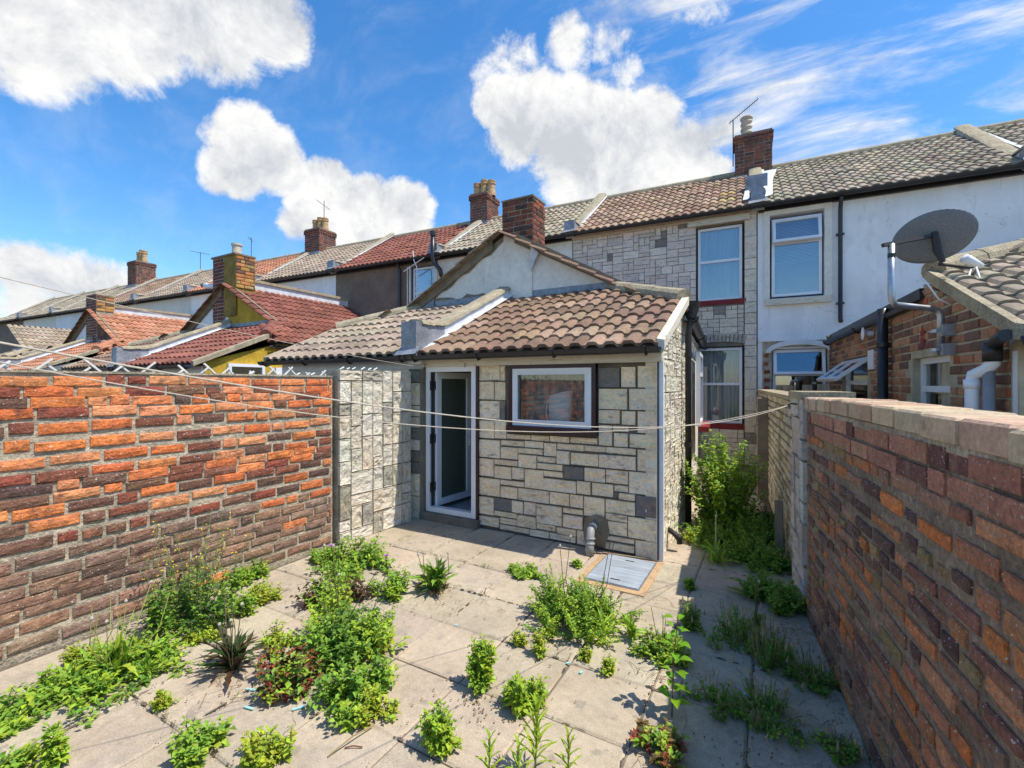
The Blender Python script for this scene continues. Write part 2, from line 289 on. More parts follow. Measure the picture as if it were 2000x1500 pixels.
def single(name, label, cat, loc, mb, mat, group=None, fr=None, smooth=False, kind=None, color=None):
    """a top-level thing that is a single mesh"""
    fr = fr or W_FR; l = Vector(loc); mb.v = [tuple(Vector(p)-l) for p in mb.v]
    o = bpy.data.objects.new(name, mb.mesh(name, M[mat], smooth)); col.objects.link(o); o.matrix_basis = fr @ Matrix.Translation(l)
    if color: o.color = (*color, 1)
    tag(o, label, cat, group, kind); return o

def jit(rng, c, a=.12):
    k = 1+rng.uniform(-a, a); return tuple(max(0, min(1, x*k*(1+rng.uniform(-a, a)*.35))) for x in c)
# piece meshes: unit boxes whose front face (towards -y) has a chipped bevel and an uneven face
def piece_mesh(name, rng, mats, bev=.06, rough=.25, nx=3, nz=2, aspect=1., inner=.35):
    v = []; f = []
    def ring(y, ix, iz, jr): return [(-.5+ix, y, -.5+iz), (.5-ix, y, -.5+iz), (.5-ix, y, .5-iz), (-.5+ix, y, .5-iz)]
    v += ring(1., 0, 0, 0); v += ring(bev*1.6, 0, 0, 0)
    f += [(i, (i+1) % 4, 4+(i+1) % 4, 4+i) for i in range(4)]
    g = len(v)
    for j in range(nz+1):
        for i in range(nx+1):
            x = -.5+bev*aspect+(1-2*bev*aspect)*i/nx; z = -.5+bev+(1-2*bev)*j/nz
            on = i in (0, nx) or j in (0, nz)
            x += rng.uniform(-1, 1)*bev*.6*aspect; z += rng.uniform(-1, 1)*bev*.7
            y = rng.uniform(0, inner*rough)*(1 if j != nz-1 else .2) if not on else rng.uniform(.05, .5)*rough+.02
            v.append((x, y, z))
    for j in range(nz):
        for i in range(nx):
            a = g+j*(nx+1)+i; f.append((a, a+1, a+nx+2, a+nx+1))
    bl = [g+i for i in range(nx+1)]; rt = [g+j*(nx+1)+nx for j in range(nz+1)]; tp = [g+nz*(nx+1)+i for i in range(nx+1)]; lf = [g+j*(nx+1) for j in range(nz+1)]
    def fan(a, b, chain):
        f.append(tuple([a, b]+chain[::-1]))
    fan(4, 5, bl); fan(5, 6, rt); fan(6, 7, tp[::-1]); fan(7, 4, lf[::-1])
    out = {}
    for mn in mats:
        me = bpy.data.meshes.new(name); me.from_pydata(v, [], f); me.materials.append(M[mn]); me.update(); out[mn] = me
    return dict(v=v, f=f, me=out)
prng = random.Random(5)
P_BRICK = [piece_mesh('brick', prng, ['brick', 'brick_clean', 'white_brick', 'brick_dusty'], .11, .24, 3, 2, .3) for _ in range(14)]
P_STONE = [piece_mesh('stone_block', prng, ['stone', 'stone_far'], .055, .55, 5, 4, .7, .85) for _ in range(14)]
P_FLAT = [piece_mesh('brick', prng, ['brick', 'brick_clean', 'white_brick', 'brick_dusty'], .03, .1, 2, 1, .35) for _ in range(5)]
def emit(T, name, pieces, mat, parent=None, S=None, limit=300, keep=None):
    """pieces: (proto, matrix in S, colour); the `limit` nearest become objects, the rest one joined part"""
    S = S if S is not None else Matrix.Identity(4); B = Matrix.Translation(-T.loc)
    if limit < len(pieces):
        WM = T.fr @ S
        pieces = sorted(pieces, key=lambda p: (0 if (keep is None or keep((WM @ p[1]).translation)) else 1, ((WM @ p[1]).translation-CAMV).length))
    for pr, mtx, c in pieces[:limit]:
        o = bpy.data.objects.new(name, pr['me'][mat]); col.objects.link(o); o.parent = parent or T.o
        o.matrix_basis = B @ S @ mtx; o.color = (*c, 1)
    rest = pieces[limit:]
    if rest:
        mb = MB()
        for pr, mtx, c in rest:
            K = S @ mtx; mb.add([K @ Vector(p) for p in pr['v']], pr['f'], c)
        jm = mat+'_joined' if mat+'_joined' in M else mat
        o = part(T, name+'_field', mb, jm, parent, kind='stuff')
def PM(x, y, z, sx, sy, sz, rz=0., ry=0.):
    return Matrix.Translation((x, y, z)) @ Matrix.Rotation(rz, 4, 'Z') @ Matrix.Rotation(ry, 4, 'Y') @ Matrix.Diagonal((sx, sy, sz, 1))
def brick_rows(rng, x0, x1, z0, z1, course, blen, colf, joint=.012, y=0., depth=.04, header=.2, hole=None, wob=.0, top=None, protos=None, start=None):
    out = []; n = max(1, int(round((z1-z0)/course))); course = (z1-z0)/n
    for r in range(n):
        z = z0+(r+.5)*course; x = x0 - (blen*.5 if r % 2 else 0) - rng.uniform(0, .02)
        drift = wob*math.sin(r*.9)
        while x < x1:
            l = blen*(.49 if rng.random() < header else 1)*(1+rng.uniform(-.06, .06)); a, b = max(x, x0), min(x+l, x1)
            x += l
            if b-a < .03: continue
            cx = (a+b)/2
            if hole and hole(a, b, z-course/2, z+course/2): continue
            if top and z+course*.5 > top(cx): continue
            jt = joint*rng.uniform(.8, 1.5)
            out.append((rng.choice(protos or P_BRICK), PM(cx, y-rng.uniform(0, .006), z+drift*.01+rng.uniform(-1, 1)*wob*.004, max(.02, b-a-jt), depth, course-jt*rng.uniform(.9, 1.3), rng.uniform(-.01, .01), rng.uniform(-.012, .012)), colf(cx, z, rng)))
    return out
def ashlar(rng, xs, zs, sizes, colf, blocked=None, gap=.011, y=0., depth=.05, top=None, protos=None):
    """random coursed stone pattern on grid lines xs, zs"""
    nx, nz = len(xs)-1, len(zs)-1; occ = [[False]*nx for _ in range(nz)]; out = []
    for j in range(nz):
        for i in range(nx):
            cx, cz = (xs[i]+xs[i+1])/2, (zs[j]+zs[j+1])/2
            if (blocked and blocked(cx, cz)) or (top and cz > top(cx)): occ[j][i] = True
    for j in range(nz):
        for i in range(nx):
            if occ[j][i]: continue
            opts = sizes[:]; rng.shuffle(opts)
            for w, h in opts+[(1, 1)]:
                if i+w <= nx and j+h <= nz and all(not occ[jj][ii] for jj in range(j, j+h) for ii in range(i, i+w)): break
            for jj in range(j, j+h):
                for ii in range(i, i+w): occ[jj][ii] = True
            x0, x1, z0, z1 = xs[i], xs[i+w], zs[j], zs[j+h]
            dp = depth*rng.uniform(.75, 1.25)
            out.append((rng.choice(protos or P_STONE), PM((x0+x1)/2, y-dp*.55, (z0+z1)/2, x1-x0-gap, dp, z1-z0-gap), colf((x0+x1)/2, (z0+z1)/2, rng)))
    return out
def lines(a, b, step, must=()):
    ps = sorted(set([a, b]+[m for m in must if a < m < b])); out = [a]
    for p, q in zip(ps, ps[1:]):
        n = max(1, round((q-p)/step)); out += [p+(q-p)*k/n for k in range(1, n+1)]
    return out
def wall_panel(x0, x1, z0, z1, y0, y1, holes=()):
    """solid wall cut round rectangular openings (x0,x1,z0,z1)"""
    mb = MB(); xs = sorted(set([x0, x1]+[h for o in holes for h in o[:2] if x0 < h < x1]))
    for a, b in zip(xs, xs[1:]):
        hs = sorted([(max(o[2], z0), min(o[3], z1)) for o in holes if o[0] <= a+1e-6 and o[1] >= b-1e-6]); z = z0
        for p, q in hs:
            if p > z: mb.box(a, b, y0, y1, z, p)
            z = max(z, q)
        if z1 > z: mb.box(a, b, y0, y1, z, z1)
    return mb
def framebox(mb, x0, x1, z0, z1, y0, y1, t):
    mb.box(x0, x1, y0, y1, z0, z0+t); mb.box(x0, x1, y0, y1, z1-t, z1); mb.box(x0, x0+t, y0, y1, z0+t, z1-t); mb.box(x1-t, x1, y0, y1, z0+t, z1-t); return mb
def window(T, x0, x1, z0, z1, y, S=None, t=.055, rail=None, mat='upvc', glass='glass', sill=None, sash=None, sillmat='white_wood', parent=None, d=.06):
    """frame with a pane above and below the rail; sash: opened top light angle"""
    mb = framebox(MB(), x0, x1, z0, z1, y, y+d, t)
    if rail: mb.box(x0+t, x1-t, y+.004, y+d-.004, rail-t*.5, rail+t*.5)
    f = part(T, 'window', mb, mat, parent, S)
    lo = (x0+t, x1-t, z0+t, (rail-t*.5) if rail else z1-t)
    part(T, 'pane', MB().box(lo[0], lo[1], y+d*.45, y+d*.45+.006, lo[2], lo[3]), glass, f, S)
    if rail:
        if sash:
            H = Matrix.Translation((0, y-.012, z1-t*.4)) @ Matrix.Rotation(R(-sash), 4, 'X')
            hh = z1-rail-t*.2; K = (S if S is not None else Matrix.Identity(4)) @ H
            so_ = part(T, 'top_light', framebox(MB(), x0+t*.3, x1-t*.3, -hh, 0, -.01, .04, t), mat, None, K)
            part(T, 'pane', MB().box(x0+t*1.3, x1-t*1.3, .012, .018, -hh+t, -t), glass, so_, K)
        else: part(T, 'pane', MB().box(lo[0], lo[1], y+d*.45, y+d*.45+.006, rail+t*.5, z1-t), glass, f, S)
    if sill: part(T, 'window_sill', MB().box(x0-sill[0], x1+sill[0], y-sill[1], y+.02, z0-sill[2], z0-.002), sillmat, parent, S)
    return f
def curtain_mesh(x0, x1, z0, z1, y, amp=.02, waves=9, n=60):
    mb = MB(); vs = []
    for i in range(n+1):
        x = x0+(x1-x0)*i/n; yy = y+amp*math.sin(i/n*waves*6.283)+amp*.4*math.sin(i/n*waves*2.7*6.283+1)
        vs += [(x, yy, z0), (x, yy+.004, z1)]
    return mb.add(vs, [(2*i, 2*i+2, 2*i+3, 2*i+1) for i in range(n)])
# roof tile: interlocking double pantile; local x across, y up the slope, front edge at y=0
TW, TG = .33, .29
def tile_proto():
    n = 16; L_ = .345; top = []
    for i in range(n+1):
        t = (i/n*2) % 1 if i < n else 1.
        top.append((TW*i/n-TW/2, .030*max(0., min(1., (.5-abs(t-.5)-.12)/.16))))
    v = [(x, 0, z) for x, z in top]+[(x, L_, z-.0) for x, z in top]+[(x, .002, z-.032) for x, z in top]
    k = n+1; f = [(i, i+1, k+i+1, k+i) for i in range(n)]+[(2*k+i, 2*k+i+1, i+1, i) for i in range(n)]
    f += [(0, k, 2*k), (n, 2*k+n, k+n)]
    me = bpy.data.meshes.new('roof_tile'); me.from_pydata(v, [], f); me.materials.append(M['tile']); me.update()
    return dict(v=v, f=f, me={'tile': me})
P_TILE = tile_proto()
def roof_tiles(rng, x0, x1, y0, z0, y1, z1, colf, inside=None, tw=TW, gauge=TG):
    """tile pieces on the slope from eave (y0,z0) up to (y1,z1), facing -y"""
    sl = math.hypot(y1-y0, z1-z0); pitch = math.atan2(z1-z0, y1-y0); nr = max(1, round(sl/gauge)); g = sl/nr; nc = max(1, round((x1-x0)/tw)); cw = (x1-x0)/nc
    out = []
    for r in range(nr):
        for c in range(nc):
            x = x0+(c+.5)*cw; s = r*g; yy, zz = y0+s*math.cos(pitch), z0+s*math.sin(pitch)
            if inside and not inside(x, yy+g*.5*math.cos(pitch)): continue
            m = Matrix.Translation((x+rng.uniform(-.004, .004), yy-(.03 if rng.random() < .02 else 0)+rng.uniform(-.004, .004), zz+.028+rng.uniform(-.002, .004))) @ Matrix.Rotation(pitch-.085, 4, 'X') @ Matrix.Rotation(rng.uniform(-.012, .012), 4, 'Z') @ Matrix.Diagonal((cw/TW, g/TG, 1, 1))
            out.append((P_TILE, m, colf(x, r, rng)))
    return out
def gutter(T, x0, x1, y, z, S=None, r=.055, mat='black_plastic', brk=.9):
    mb = MB(); n = 8; vs = []
    for x in (x0, x1):
        for k in range(n+1):
            a = math.pi*k/n; vs.append((x, y-r*math.cos(a), z-r*math.sin(a)))
        for k in range(n, -1, -1):
            a = math.pi*k/n; vs.append((x, y-(r-.006)*math.cos(a), z-(r-.006)*math.sin(a)))
    m = 2*(n+1)
    mb.add(vs, [(k, (k+1) % m, m+(k+1) % m, m+k) for k in range(m)]+[tuple(range(m-1, -1, -1)), tuple(range(m, 2*m))])
    g = part(T, 'gutter', mb, mat, None, S)
    k = int((x1-x0)/brk)
    for i in range(k+1):
        xx = x0+.12+(x1-x0-.24)*i/max(1, k)
        part(T, 'gutter_bracket', MB().tube([(xx, y-r-.012, z+.004), (xx, y-r*.8, z-r*.75), (xx, y, z-r-.012), (xx, y+r+.02, z-r*.7)], .011, 6), mat, g, S)
    return g
def chimney(T, cx, cy, w, d, z0, z1, pots, rng, colf, parent=None, course=.083, mat='brick', body='mortar', pot_h=.5, potmat='pot', pitch_x=.26, S=None, faces=('f', 'r'), corbel=True, limit=300):
    ch = part(T, 'chimney', MB().box(cx-w/2+.01, cx+w/2-.01, cy-d/2+.01, cy+d/2-.01, z0, z1), body, parent, S)
    S0 = S if S is not None else Matrix.Identity(4)
    ps = []
    top = z1-.17 if corbel else z1
    if 'f' in faces: emit(T, 'brick', brick_rows(rng, -w/2, w/2, z0, top, course, .22, colf, depth=.03, header=.35), mat, ch, S0 @ Matrix.Translation((cx, cy-d/2, 0)), limit)
    if 'r' in faces: emit(T, 'brick', brick_rows(rng, -d/2, d/2, z0, top, course, .22, colf, depth=.03, header=.35), mat, ch, S0 @ Matrix.Translation((cx+w/2, cy, 0)) @ Matrix.Rotation(R(90), 4, 'Z'), limit)
    if 'l' in faces: emit(T, 'brick', brick_rows(rng, -d/2, d/2, z0, top, course, .22, colf, depth=.03, header=.35), mat, ch, S0 @ Matrix.Translation((cx-w/2, cy, 0)) @ Matrix.Rotation(R(-90), 4, 'Z'), limit)
    if corbel:
        for fx, fy, a, ll in ((0, -d/2-.03, 0, w+.06), (w/2+.03, 0, 90, d+.06), (-w/2-.03, 0, -90, d+.06)):
            emit(T, 'brick', brick_rows(rng, -ll/2, ll/2, z1-.17, z1, course, .22, colf, depth=.05, header=.35), mat, ch, S0 @ Matrix.Translation((cx+fx, cy+fy, 0)) @ Matrix.Rotation(R(a), 4, 'Z'), limit)
        part(T, 'flaunching', MB().box(cx-w/2+.0, cx+w/2-.0, cy-d/2+.0, cy+d/2-.0, z1+.001, z1+.04), 'cement', ch, S)
    for i in range(pots):
        px = cx+(i-(pots-1)/2)*pitch_x; h = pot_h*(1+(.12 if i == 1 else 0))
        part(T, 'chimney_pot', MB().lathe([(.13, z1+.02), (.125, z1+h*.25), (.11, z1+h*.5), (.115, z1+h*.52), (.105, z1+h*.7), (.13, z1+h*.78), (.13, z1+h*.86), (.105, z1+h*.88), (.125, z1+h*.95), (.125, z1+h), (.095, z1+h), (.095, z1+h-.2), (.0, z1+h-.2)], px, cy), potmat, ch, S, smooth=False)
    return ch
def parapet(T, x, y0, z0, y1, z1, S=None, w=.2, h0=.31, h1=.15, mat='flash_white'):
    """raised party wall following the slope, with coping, flashed side and a lead-wrapped end"""
    yk = y0+.42; zl = lambda y: z0+(z1-z0)*(y-y0)/(y1-y0)
    zt = lambda y: z0+h0+(.02*(y-y0)/(yk-y0) if y < yk else .02+(z1+h1-z0-h0-.02)*(y-yk)/(y1-yk))
    ys = [y0+.0, yk]+[yk+(y1-yk)*k/6 for k in range(1, 7)]; k = len(ys)
    v = [(x-w/2, y, zl(y)-.15) for y in ys]+[(x-w/2, y, zt(y)) for y in ys]+[(x+w/2, y, zl(y)-.15) for y in ys]+[(x+w/2, y, zt(y)) for y in ys]
    f = []
    for i in range(k-1): f += [(i, k+i, k+i+1, i+1), (2*k+i, 2*k+i+1, 3*k+i+1, 3*k+i), (k+i, 3*k+i, 3*k+i+1, k+i+1)]
    f += [(0, 2*k, 3*k, k), (k-1, 2*k-1, 4*k-1, 3*k-1)]
    part(T, 'party_wall', MB().add(v, f), mat, None, S)
    n = 7; vs = []; rg = random.Random(int(abs(x)*100)+7); m = n+1; kk = max(6, int((y1-y0)/.12))
    for j in range(kk+1):
        y = y0+(y1-y0)*j/kk
        for i in range(n+1):
            a = math.pi*i/n; vs.append((x-(w/2+.03)*math.cos(a), y, zt(y)+.003+.06*math.sin(a)**.6+rg.uniform(-.006, .006)))
    part(T, 'coping', MB().add(vs, [(j*m+i, (j+1)*m+i, (j+1)*m+i+1, j*m+i+1) for j in range(kk) for i in range(n)]+[tuple(range(m))]), 'coping', None, S)
    part(T, 'lead_end', MB().box(x-w/2-.012, x+w/2+.012, y0-.10, y0+.10, z0-.10, z0+h0+.03), 'lead', None, S)
    part(T, 'lead_side', MB().add([(x+w/2+.004, y0+.1, z0+.02), (x+w/2+.004, yk+.02, zl(yk)+.03), (x+w/2+.004, yk+.02, zt(yk)), (x+w/2+.004, y0+.1, z0+h0)], [(0, 1, 2, 3)]), 'lead', None, S)
    part(T, 'lead_apron', MB().add([(x-w/2-.06, y0-.17, z0-.05), (x+w/2+.07, y0-.18, z0-.04), (x+w/2+.05, y0-.08, z0+.05), (x-w/2-.04, y0-.08, z0+.05)], [(0, 1, 2, 3)]), 'lead', None, S)
    y2 = y1-.02; d_ = .075
    part(T, 'flashing_strip', MB().add([(x+w/2-.002, y0+.02, z0+.035), (x+w/2+d_, y0+.02, z0+.028), (x+w/2+d_, y2, z1+.05), (x+w/2-.002, y2, z1+.065)], [(0, 1, 2, 3)]), mat, None, S)

# ================================================================== setting
g = MB(); n = 24
gx = [-60+120*i/n for i in range(n+1)]
g.add([(x, y, -.06) for y in (-40, 80) for x in (-900, 900)], [(0, 1, 3, 2)]) if False else g.add([(-900, -900, -.06), (900, -900, -.06), (900, 900, -.06), (-900, 900, -.06)], [(0, 1, 2, 3)])
single('ground', None, None, (0, 0, -.06), g, 'earth', kind='structure')
bed = single('patio', None, None, (-1.6, 3, -.012), MB().box(-3.8, .9, -2.6, 10.4, -.055, -.012), 'dirt', kind='structure')
srng = random.Random(11)
def slab_proto(sd):
    rg = random.Random(sd); h = .5; b = .012; v = []; f = []
    j = [(rg.uniform(-.006, .006), rg.uniform(-.006, .006)) for _ in range(4)]
    c = [(-h, -h), (h, -h), (h, h), (-h, h)]
    v += [(x+a, y+e, -1.) for (x, y), (a, e) in zip(c, j)]; v += [(x+a, y+e, -.25) for (x, y), (a, e) in zip(c, j)]
    v += [(x*(1-2*b*2)+a, y*(1-2*b*2)+e, rg.uniform(-.05, .02)) for (x, y), (a, e) in zip(c, j)]
    f += [(i, (i+1) % 4, 4+(i+1) % 4, 4+i) for i in range(4)]+[(4+i, 4+(i+1) % 4, 8+(i+1) % 4, 8+i) for i in range(4)]+[(8, 9, 10, 11)]
    me = bpy.data.meshes.new('paving_slab'); me.from_pydata(v, [], f); me.materials.append(M['slab']); me.update(); return me
SL = [slab_proto(i) for i in range(8)]
COVER = (-1.345, -.895, 3.565, 4.205)     # manhole pit
S_ = .4572
for i in range(-2, 10):
    for jx in range(-3, 25):
        cx = -2.84+S_*(i+.5); cy = 4.30-S_*(jx+.5)+S_*8
        if cy > 10.1 or cy < -2 or cx > .75: continue
        if cy > 4.3 and cx < -.95: continue
        x0, x1, y0, y1 = cx-S_/2, cx+S_/2, cy-S_/2, cy+S_/2
        if x1 > .66-.125*max(y0, 0)+.08: x1 = .66-.125*max(y0, 0)+.08
        if y1 <= 4.31 and x0 < -3.79: x0 = -3.79
        if x1-x0 < .08: continue
        if x0 < COVER[1] and x1 > COVER[0]+.02 and y0 < COVER[3] and y1 > COVER[2]:
            pass
        o = bpy.data.objects.new('paving_slab', srng.choice(SL)); col.objects.link(o); o.parent = bed
        gp = srng.uniform(.001, .006)
        o.matrix_basis = Matrix.Translation(-Vector((-1.6, 3, -.012))) @ Matrix.Translation(((x0+x1)/2, (y0+y1)/2, srng.uniform(-.003, .003))) @ Matrix.Rotation(srng.uniform(-.006, .006), 4, 'X') @ Matrix.Rotation(srng.uniform(-.006, .006), 4, 'Y') @ Matrix.Rotation(srng.uniform(-.004, .004), 4, 'Z') @ Matrix.Diagonal((x1-x0-gp, y1-y0-gp, .035, 1))
        o.color = (*jit(srng, (.45, .375, .27), .07), 1)
# manhole cover
mh = Thing('manhole_cover', 'blue-grey metal manhole cover with two lifting slots set in sandy mortar', 'manhole cover', (-1.12, 3.88, 0))
part(mh, 'mortar_surround', framebox(MB(), -1.345, -.86, 3.49, 4.24, -.03, .004, .06) if False else MB().box(-1.40, -.84, 3.50, 4.27, -.03, .006), 'sand_mortar')
part(mh, 'frame', MB().box(-1.345, -.895, 3.565, 4.195, .0, .012), 'galv')
part(mh, 'lid', MB().box(-1.333, -.907, 3.577, 4.183, .0, .018), 'cover')
for yy in (3.66, 4.10): part(mh, 'lifting_slot', MB().box(-1.15, -1.07, yy-.007, yy+.007, .0185, .0205), 'dark_steel')

# ================================================================== left garden wall
def c_left(x, z, rg):
    p = .68 if z > .95 else (.48 if z > .7 else .12)
    p += .12*math.sin(x*3.1+z*5)
    r = rg.random()
    if r < p: c = rg.choice([(.74, .21, .06), (.80, .27, .09), (.66, .17, .05), (.76, .30, .13)])
    elif r < p+.22: c = rg.choice([(.26, .085, .05), (.30, .075, .045)])
    else: c = rg.choice([(.18, .09, .06), (.13, .075, .06), (.24, .12, .075), (.19, .10, .065), (.28, .12, .07)])
    if z < .62 and r >= p: c = rg.choice([(.35, .20, .125), (.29, .165, .11), (.21, .13, .095), (.33, .215, .15)])
    return jit(rg, c, .15)
LX = -3.80
lw = Thing('garden_wall', 'long weathered brick garden wall of orange and purple bricks with lichen, on the left', 'wall', (LX, 1.2, 0))
LS = Matrix.Translation((LX, 3.11, 0)) @ Matrix.Rotation(R(90), 4, 'Z')      # local x along +y, 0 at the far end
part(lw, 'wall_core', MB().box(-6.2, -.002, .012, .22, -.05, 1.668), 'mortar', None, LS)
rg = random.Random(3)
ps = brick_rows(rg, -6.2, -.01, .03, 1.685, .0828, .247, c_left, joint=.017, depth=.05, header=.14, wob=2.4)
emit(lw, 'brick', ps, 'brick', None, LS, 290, keep=lambda p: p.y > .75)
part(lw, 'mortar_smear', MB().box(-6.2, -.01, .0, .21, 1.6685, 1.682), 'mortar', None, LS)

# stone clad wall end, between the brick wall and the outhouse
def c_stone(dk=.12):
    def f(x, z, rg):
        if rg.random() < dk: return jit(rg, (.20, .19, .165), .15)
        return jit(rg, rg.choice([(.72, .62, .46), (.68, .60, .46), (.75, .66, .50)]), .08)
    return f
def c_clad_left(x, z, rg):
    r = rg.random()
    if r < .16: return jit(rg, (.36, .33, .26), .15)
    return jit(rg, rg.choice([(.64, .57, .44), (.60, .53, .40), (.68, .62, .50)]), .07)
sw = Thing('stone_clad_wall', 'cream and grey stone clad stub of wall joining the brick wall to the outhouse', 'wall', (-3.75, 3.6, 0))
SS = Matrix.Translation((-3.765, 3.14, 0)) @ Matrix.Rotation(R(85), 4, 'Z')
part(sw, 'wall_core', MB().box(0, .93, .012, .2, -.05, 1.735), 'mortar', None, SS)
rg = random.Random(21)
xs = lines(0, .95, .136); zs = lines(0, 1.75, .12)
emit(sw, 'stone_block', ashlar(rg, xs, zs, [(1, 2), (1, 2), (2, 2), (1, 3), (1, 1), (2, 1), (1, 2)], c_clad_left, depth=.05), 'stone', None, SS)
part(sw, 'end_face', MB().box(-3.82, -3.60, 4.226, 4.296, -.05, 1.78), 'mortar_dark')
emit(sw, 'stone_block', ashlar(random.Random(4), [0, .16], lines(0, 1.75, .13), [(1, 1), (1, 2)], c_stone(.35), depth=.04), 'stone', None, Matrix.Translation((-3.80, 4.215, 0)))

# ================================================================== outhouses with their rear extensions
C_BROWN = [(.29, .185, .115), (.245, .15, .095), (.34, .225, .145), (.21, .13, .085)]
C_TAN = [(.36, .28, .20), (.40, .31, .225), (.31, .24, .175)]
C_RED = [(.25, .09, .06), (.29, .11, .075), (.21, .075, .052)]
C_TERRA = [(.46, .20, .11), (.40, .17, .095), (.50, .24, .14)]
C_GREY = [(.36, .30, .215), (.40, .335, .24), (.31, .255, .18)]
C_MAINBR = [(.33, .22, .145), (.38, .26, .175), (.27, .17, .11)]
def pal(cs, a=.12): return lambda x, r, rg: jit(rg, rg.choice(cs), a)
def c_side(i, j, rg): pass
def c_redbrick(x, z, rg): return jit(rg, rg.choice([(.27, .07, .04), (.20, .06, .04), (.12, .05, .045), (.34, .10, .05)]), .12)
def half(name, label, px, s, wall, gable, tcol, ye=4.1, ze=1.95, skew=T_ANG, tiles=300, ext_tiles=300, ext_col=None, chim=None, own_front=False, seed=1, xw=2.79, gut=True, yw=None, verge='coping', ext_wall=None):
    """one house's half of a back-to-back pair: lean-to outhouse plus the gabled extension behind it. s=+1: right half"""
    rg = random.Random(seed); yw = yw or ye+.2
    T = Thing(name, label, 'outhouse', (px+s*1.4, yw, 0))
    X = lambda a: px+s*a
    yb, zb = 6.2, ze+(6.2-ye)*.4524 if ye > 4 else 2.9
    sl = (zb-ze)/(yb-ye); zr = lambda y: ze+(y-ye)*sl
    ya = 5.38
    poly = [(X(0), ye, ze), (X(xw), ye, ze), (X(xw), ya, zr(ya)), (X(1.78), yb, zb), (X(0), yb, zb)]
    if s < 0: poly = poly[::-1]
    rf = part(T, 'roof', MB().slab([(a, b, c+.012) for a, b, c in poly], (0, -sl, 1), .06), 'roof_felt')
    def ins(x, y):
        a = (x-px)*s
        return a < xw-max(0, (y-ya)*(xw-1.78)/(yb-ya))+.02
    xa, xb = sorted((X(.08), X(xw-.01)))
    emit(T, 'roof_tile', roof_tiles(rg, xa, xb, ye-.05, ze-.02, yb, zb, pal(tcol), ins), 'tile', rf, None, tiles)
    # walls
    zt = lambda y: zr(y)-.05
    if not own_front:
        a, b = sorted((X(.0), X(xw-.1))); part(T, 'wall', MB().box(a, b, yw, yw+.12, -.05, ze-.07), wall)
        part(T, 'fascia', MB().box(a, b, yw-.03, yw-.002, ze-.17, ze-.04), 'white_wood')
    a, b = sorted((X(xw-.05), X(xw-.17)))
    part(T, 'side_wall', MB().add([(a, yw+.001, -.05), (b, yw+.001, -.05), (b, ya+.5, -.05), (a, ya+.5, -.05), (a, yw+.001, zt(yw)), (b, yw+.001, zt(yw)), (b, ya+.5, zt(ya)-.02), (a, ya+.5, zt(ya)-.02)], [(0,3,2,1),(4,5,6,7),(0,1,5,4),(1,2,6,5),(2,3,7,6),(3,0,4,7)]), wall)
    a, b = sorted((X(xw-.02), X(xw+.045)))
    part(T, 'verge', MB().add([(a, ye-.03, ze-.05), (b, ye-.03, ze-.05), (b, ya+.02, zr(ya)-.05), (a, ya+.02, zr(ya)-.05), (a, ye-.03, ze+.045), (b, ye-.03, ze+.03), (b, ya+.02, zr(ya)+.035), (a, ya+.02, zr(ya)+.05)], [(0,3,2,1),(4,5,6,7),(0,1,5,4),(1,2,6,5),(2,3,7,6),(3,0,4,7)]), verge)
    # hip
    A, B = Vector((X(xw-.0), ya-.03, zr(ya)+.015)), Vector((X(1.70), yb+.05, zb+.03))
    for i in range(3):
        p, q = A+(B-A)*(i/3), A+(B-A)*((i+1)/3+.01)
        part(T, 'hip_tile', MB().tube([p, q], [.105, .098], 12), 'coping' if tcol in (C_BROWN, C_GREY, C_TAN) else 'tile', rf, color=tcol[0])
    # gable and extension
    apex = 3.97; esl = (apex-2.42)/2.79; ez = lambda a: apex-a*esl
    gw = MB().prism([(X(0), 0), (X(1.9), 0), (X(1.9), ez(1.9)-.05), (X(0), apex-.05)] if s > 0 else [(X(1.9), 0), (X(0), 0), (X(0), apex-.05), (X(1.9), ez(1.9)-.05)], yb+.0, yb+.2)
    part(T, 'gable', gw, gable)
    K = Matrix.Translation((px, yb, 0)) @ Matrix.Rotation(R(skew), 4, 'Z') @ Matrix.Translation((-px, -yb, 0))
    ye2 = 10.0 if skew else 9.9
    p2 = [(X(0), yb-.04, apex), (X(1.85), yb-.04, ez(1.85)), (X(2.80), ya+.02, ez(2.80)), (X(2.80), ye2, ez(2.80)), (X(0), ye2, apex)]
    if skew > 3.5:
        kk = math.tan(R(skew)); p2 = [(a-(b-ya)*kk*(1 if b > 7 else 0)*(1.0), b, c) for a, b, c in p2]
    if s < 0: p2 = p2[::-1]
    er = part(T, 'extension_roof', MB().slab([(a, b, c+.0) for a, b, c in p2], (s*esl, 0, 1), .03), 'roof_felt')
    S2 = Matrix.Translation((X(2.80), 0, 0)) @ Matrix.Rotation(R(90*s), 4, 'Z')   # facing outwards
    LL = (ye2-ya)
    off = -ye2 if s < 0 else ya
    def ins2(x, y):
        yy = x if s > 0 else -x
        a = 2.80-y
        return yy > ya+(2.80-a)*.8*(1 if a > 1.85 else 0)+(.66 if a < 1.85 else 0)-.05
    q = roof_tiles(rg, ya if s > 0 else -ye2, ye2 if s > 0 else -ya, -.04, ez(2.80)-.02, 2.72, apex-.05, pal(ext_col or tcol), ins2)
    q = [(pr, m, c) for pr, m, c in q]
    if skew > 3.5: q = [(pr, Matrix.Translation((0, (m.translation.x*s-ya)*math.tan(R(skew))*(1 if s > 0 else -1), 0)) @ m, c) for pr, m, c in q]
    emit(T, 'roof_tile', q, 'tile', er, S2, ext_tiles)
    aw = 2.70
    kk = math.tan(R(skew)) if skew > 3.5 else 0
    def xo(a, y): return X(a)-max(0, y-ya-.3)*kk
    a, b = sorted((X(aw), X(aw-.12)))
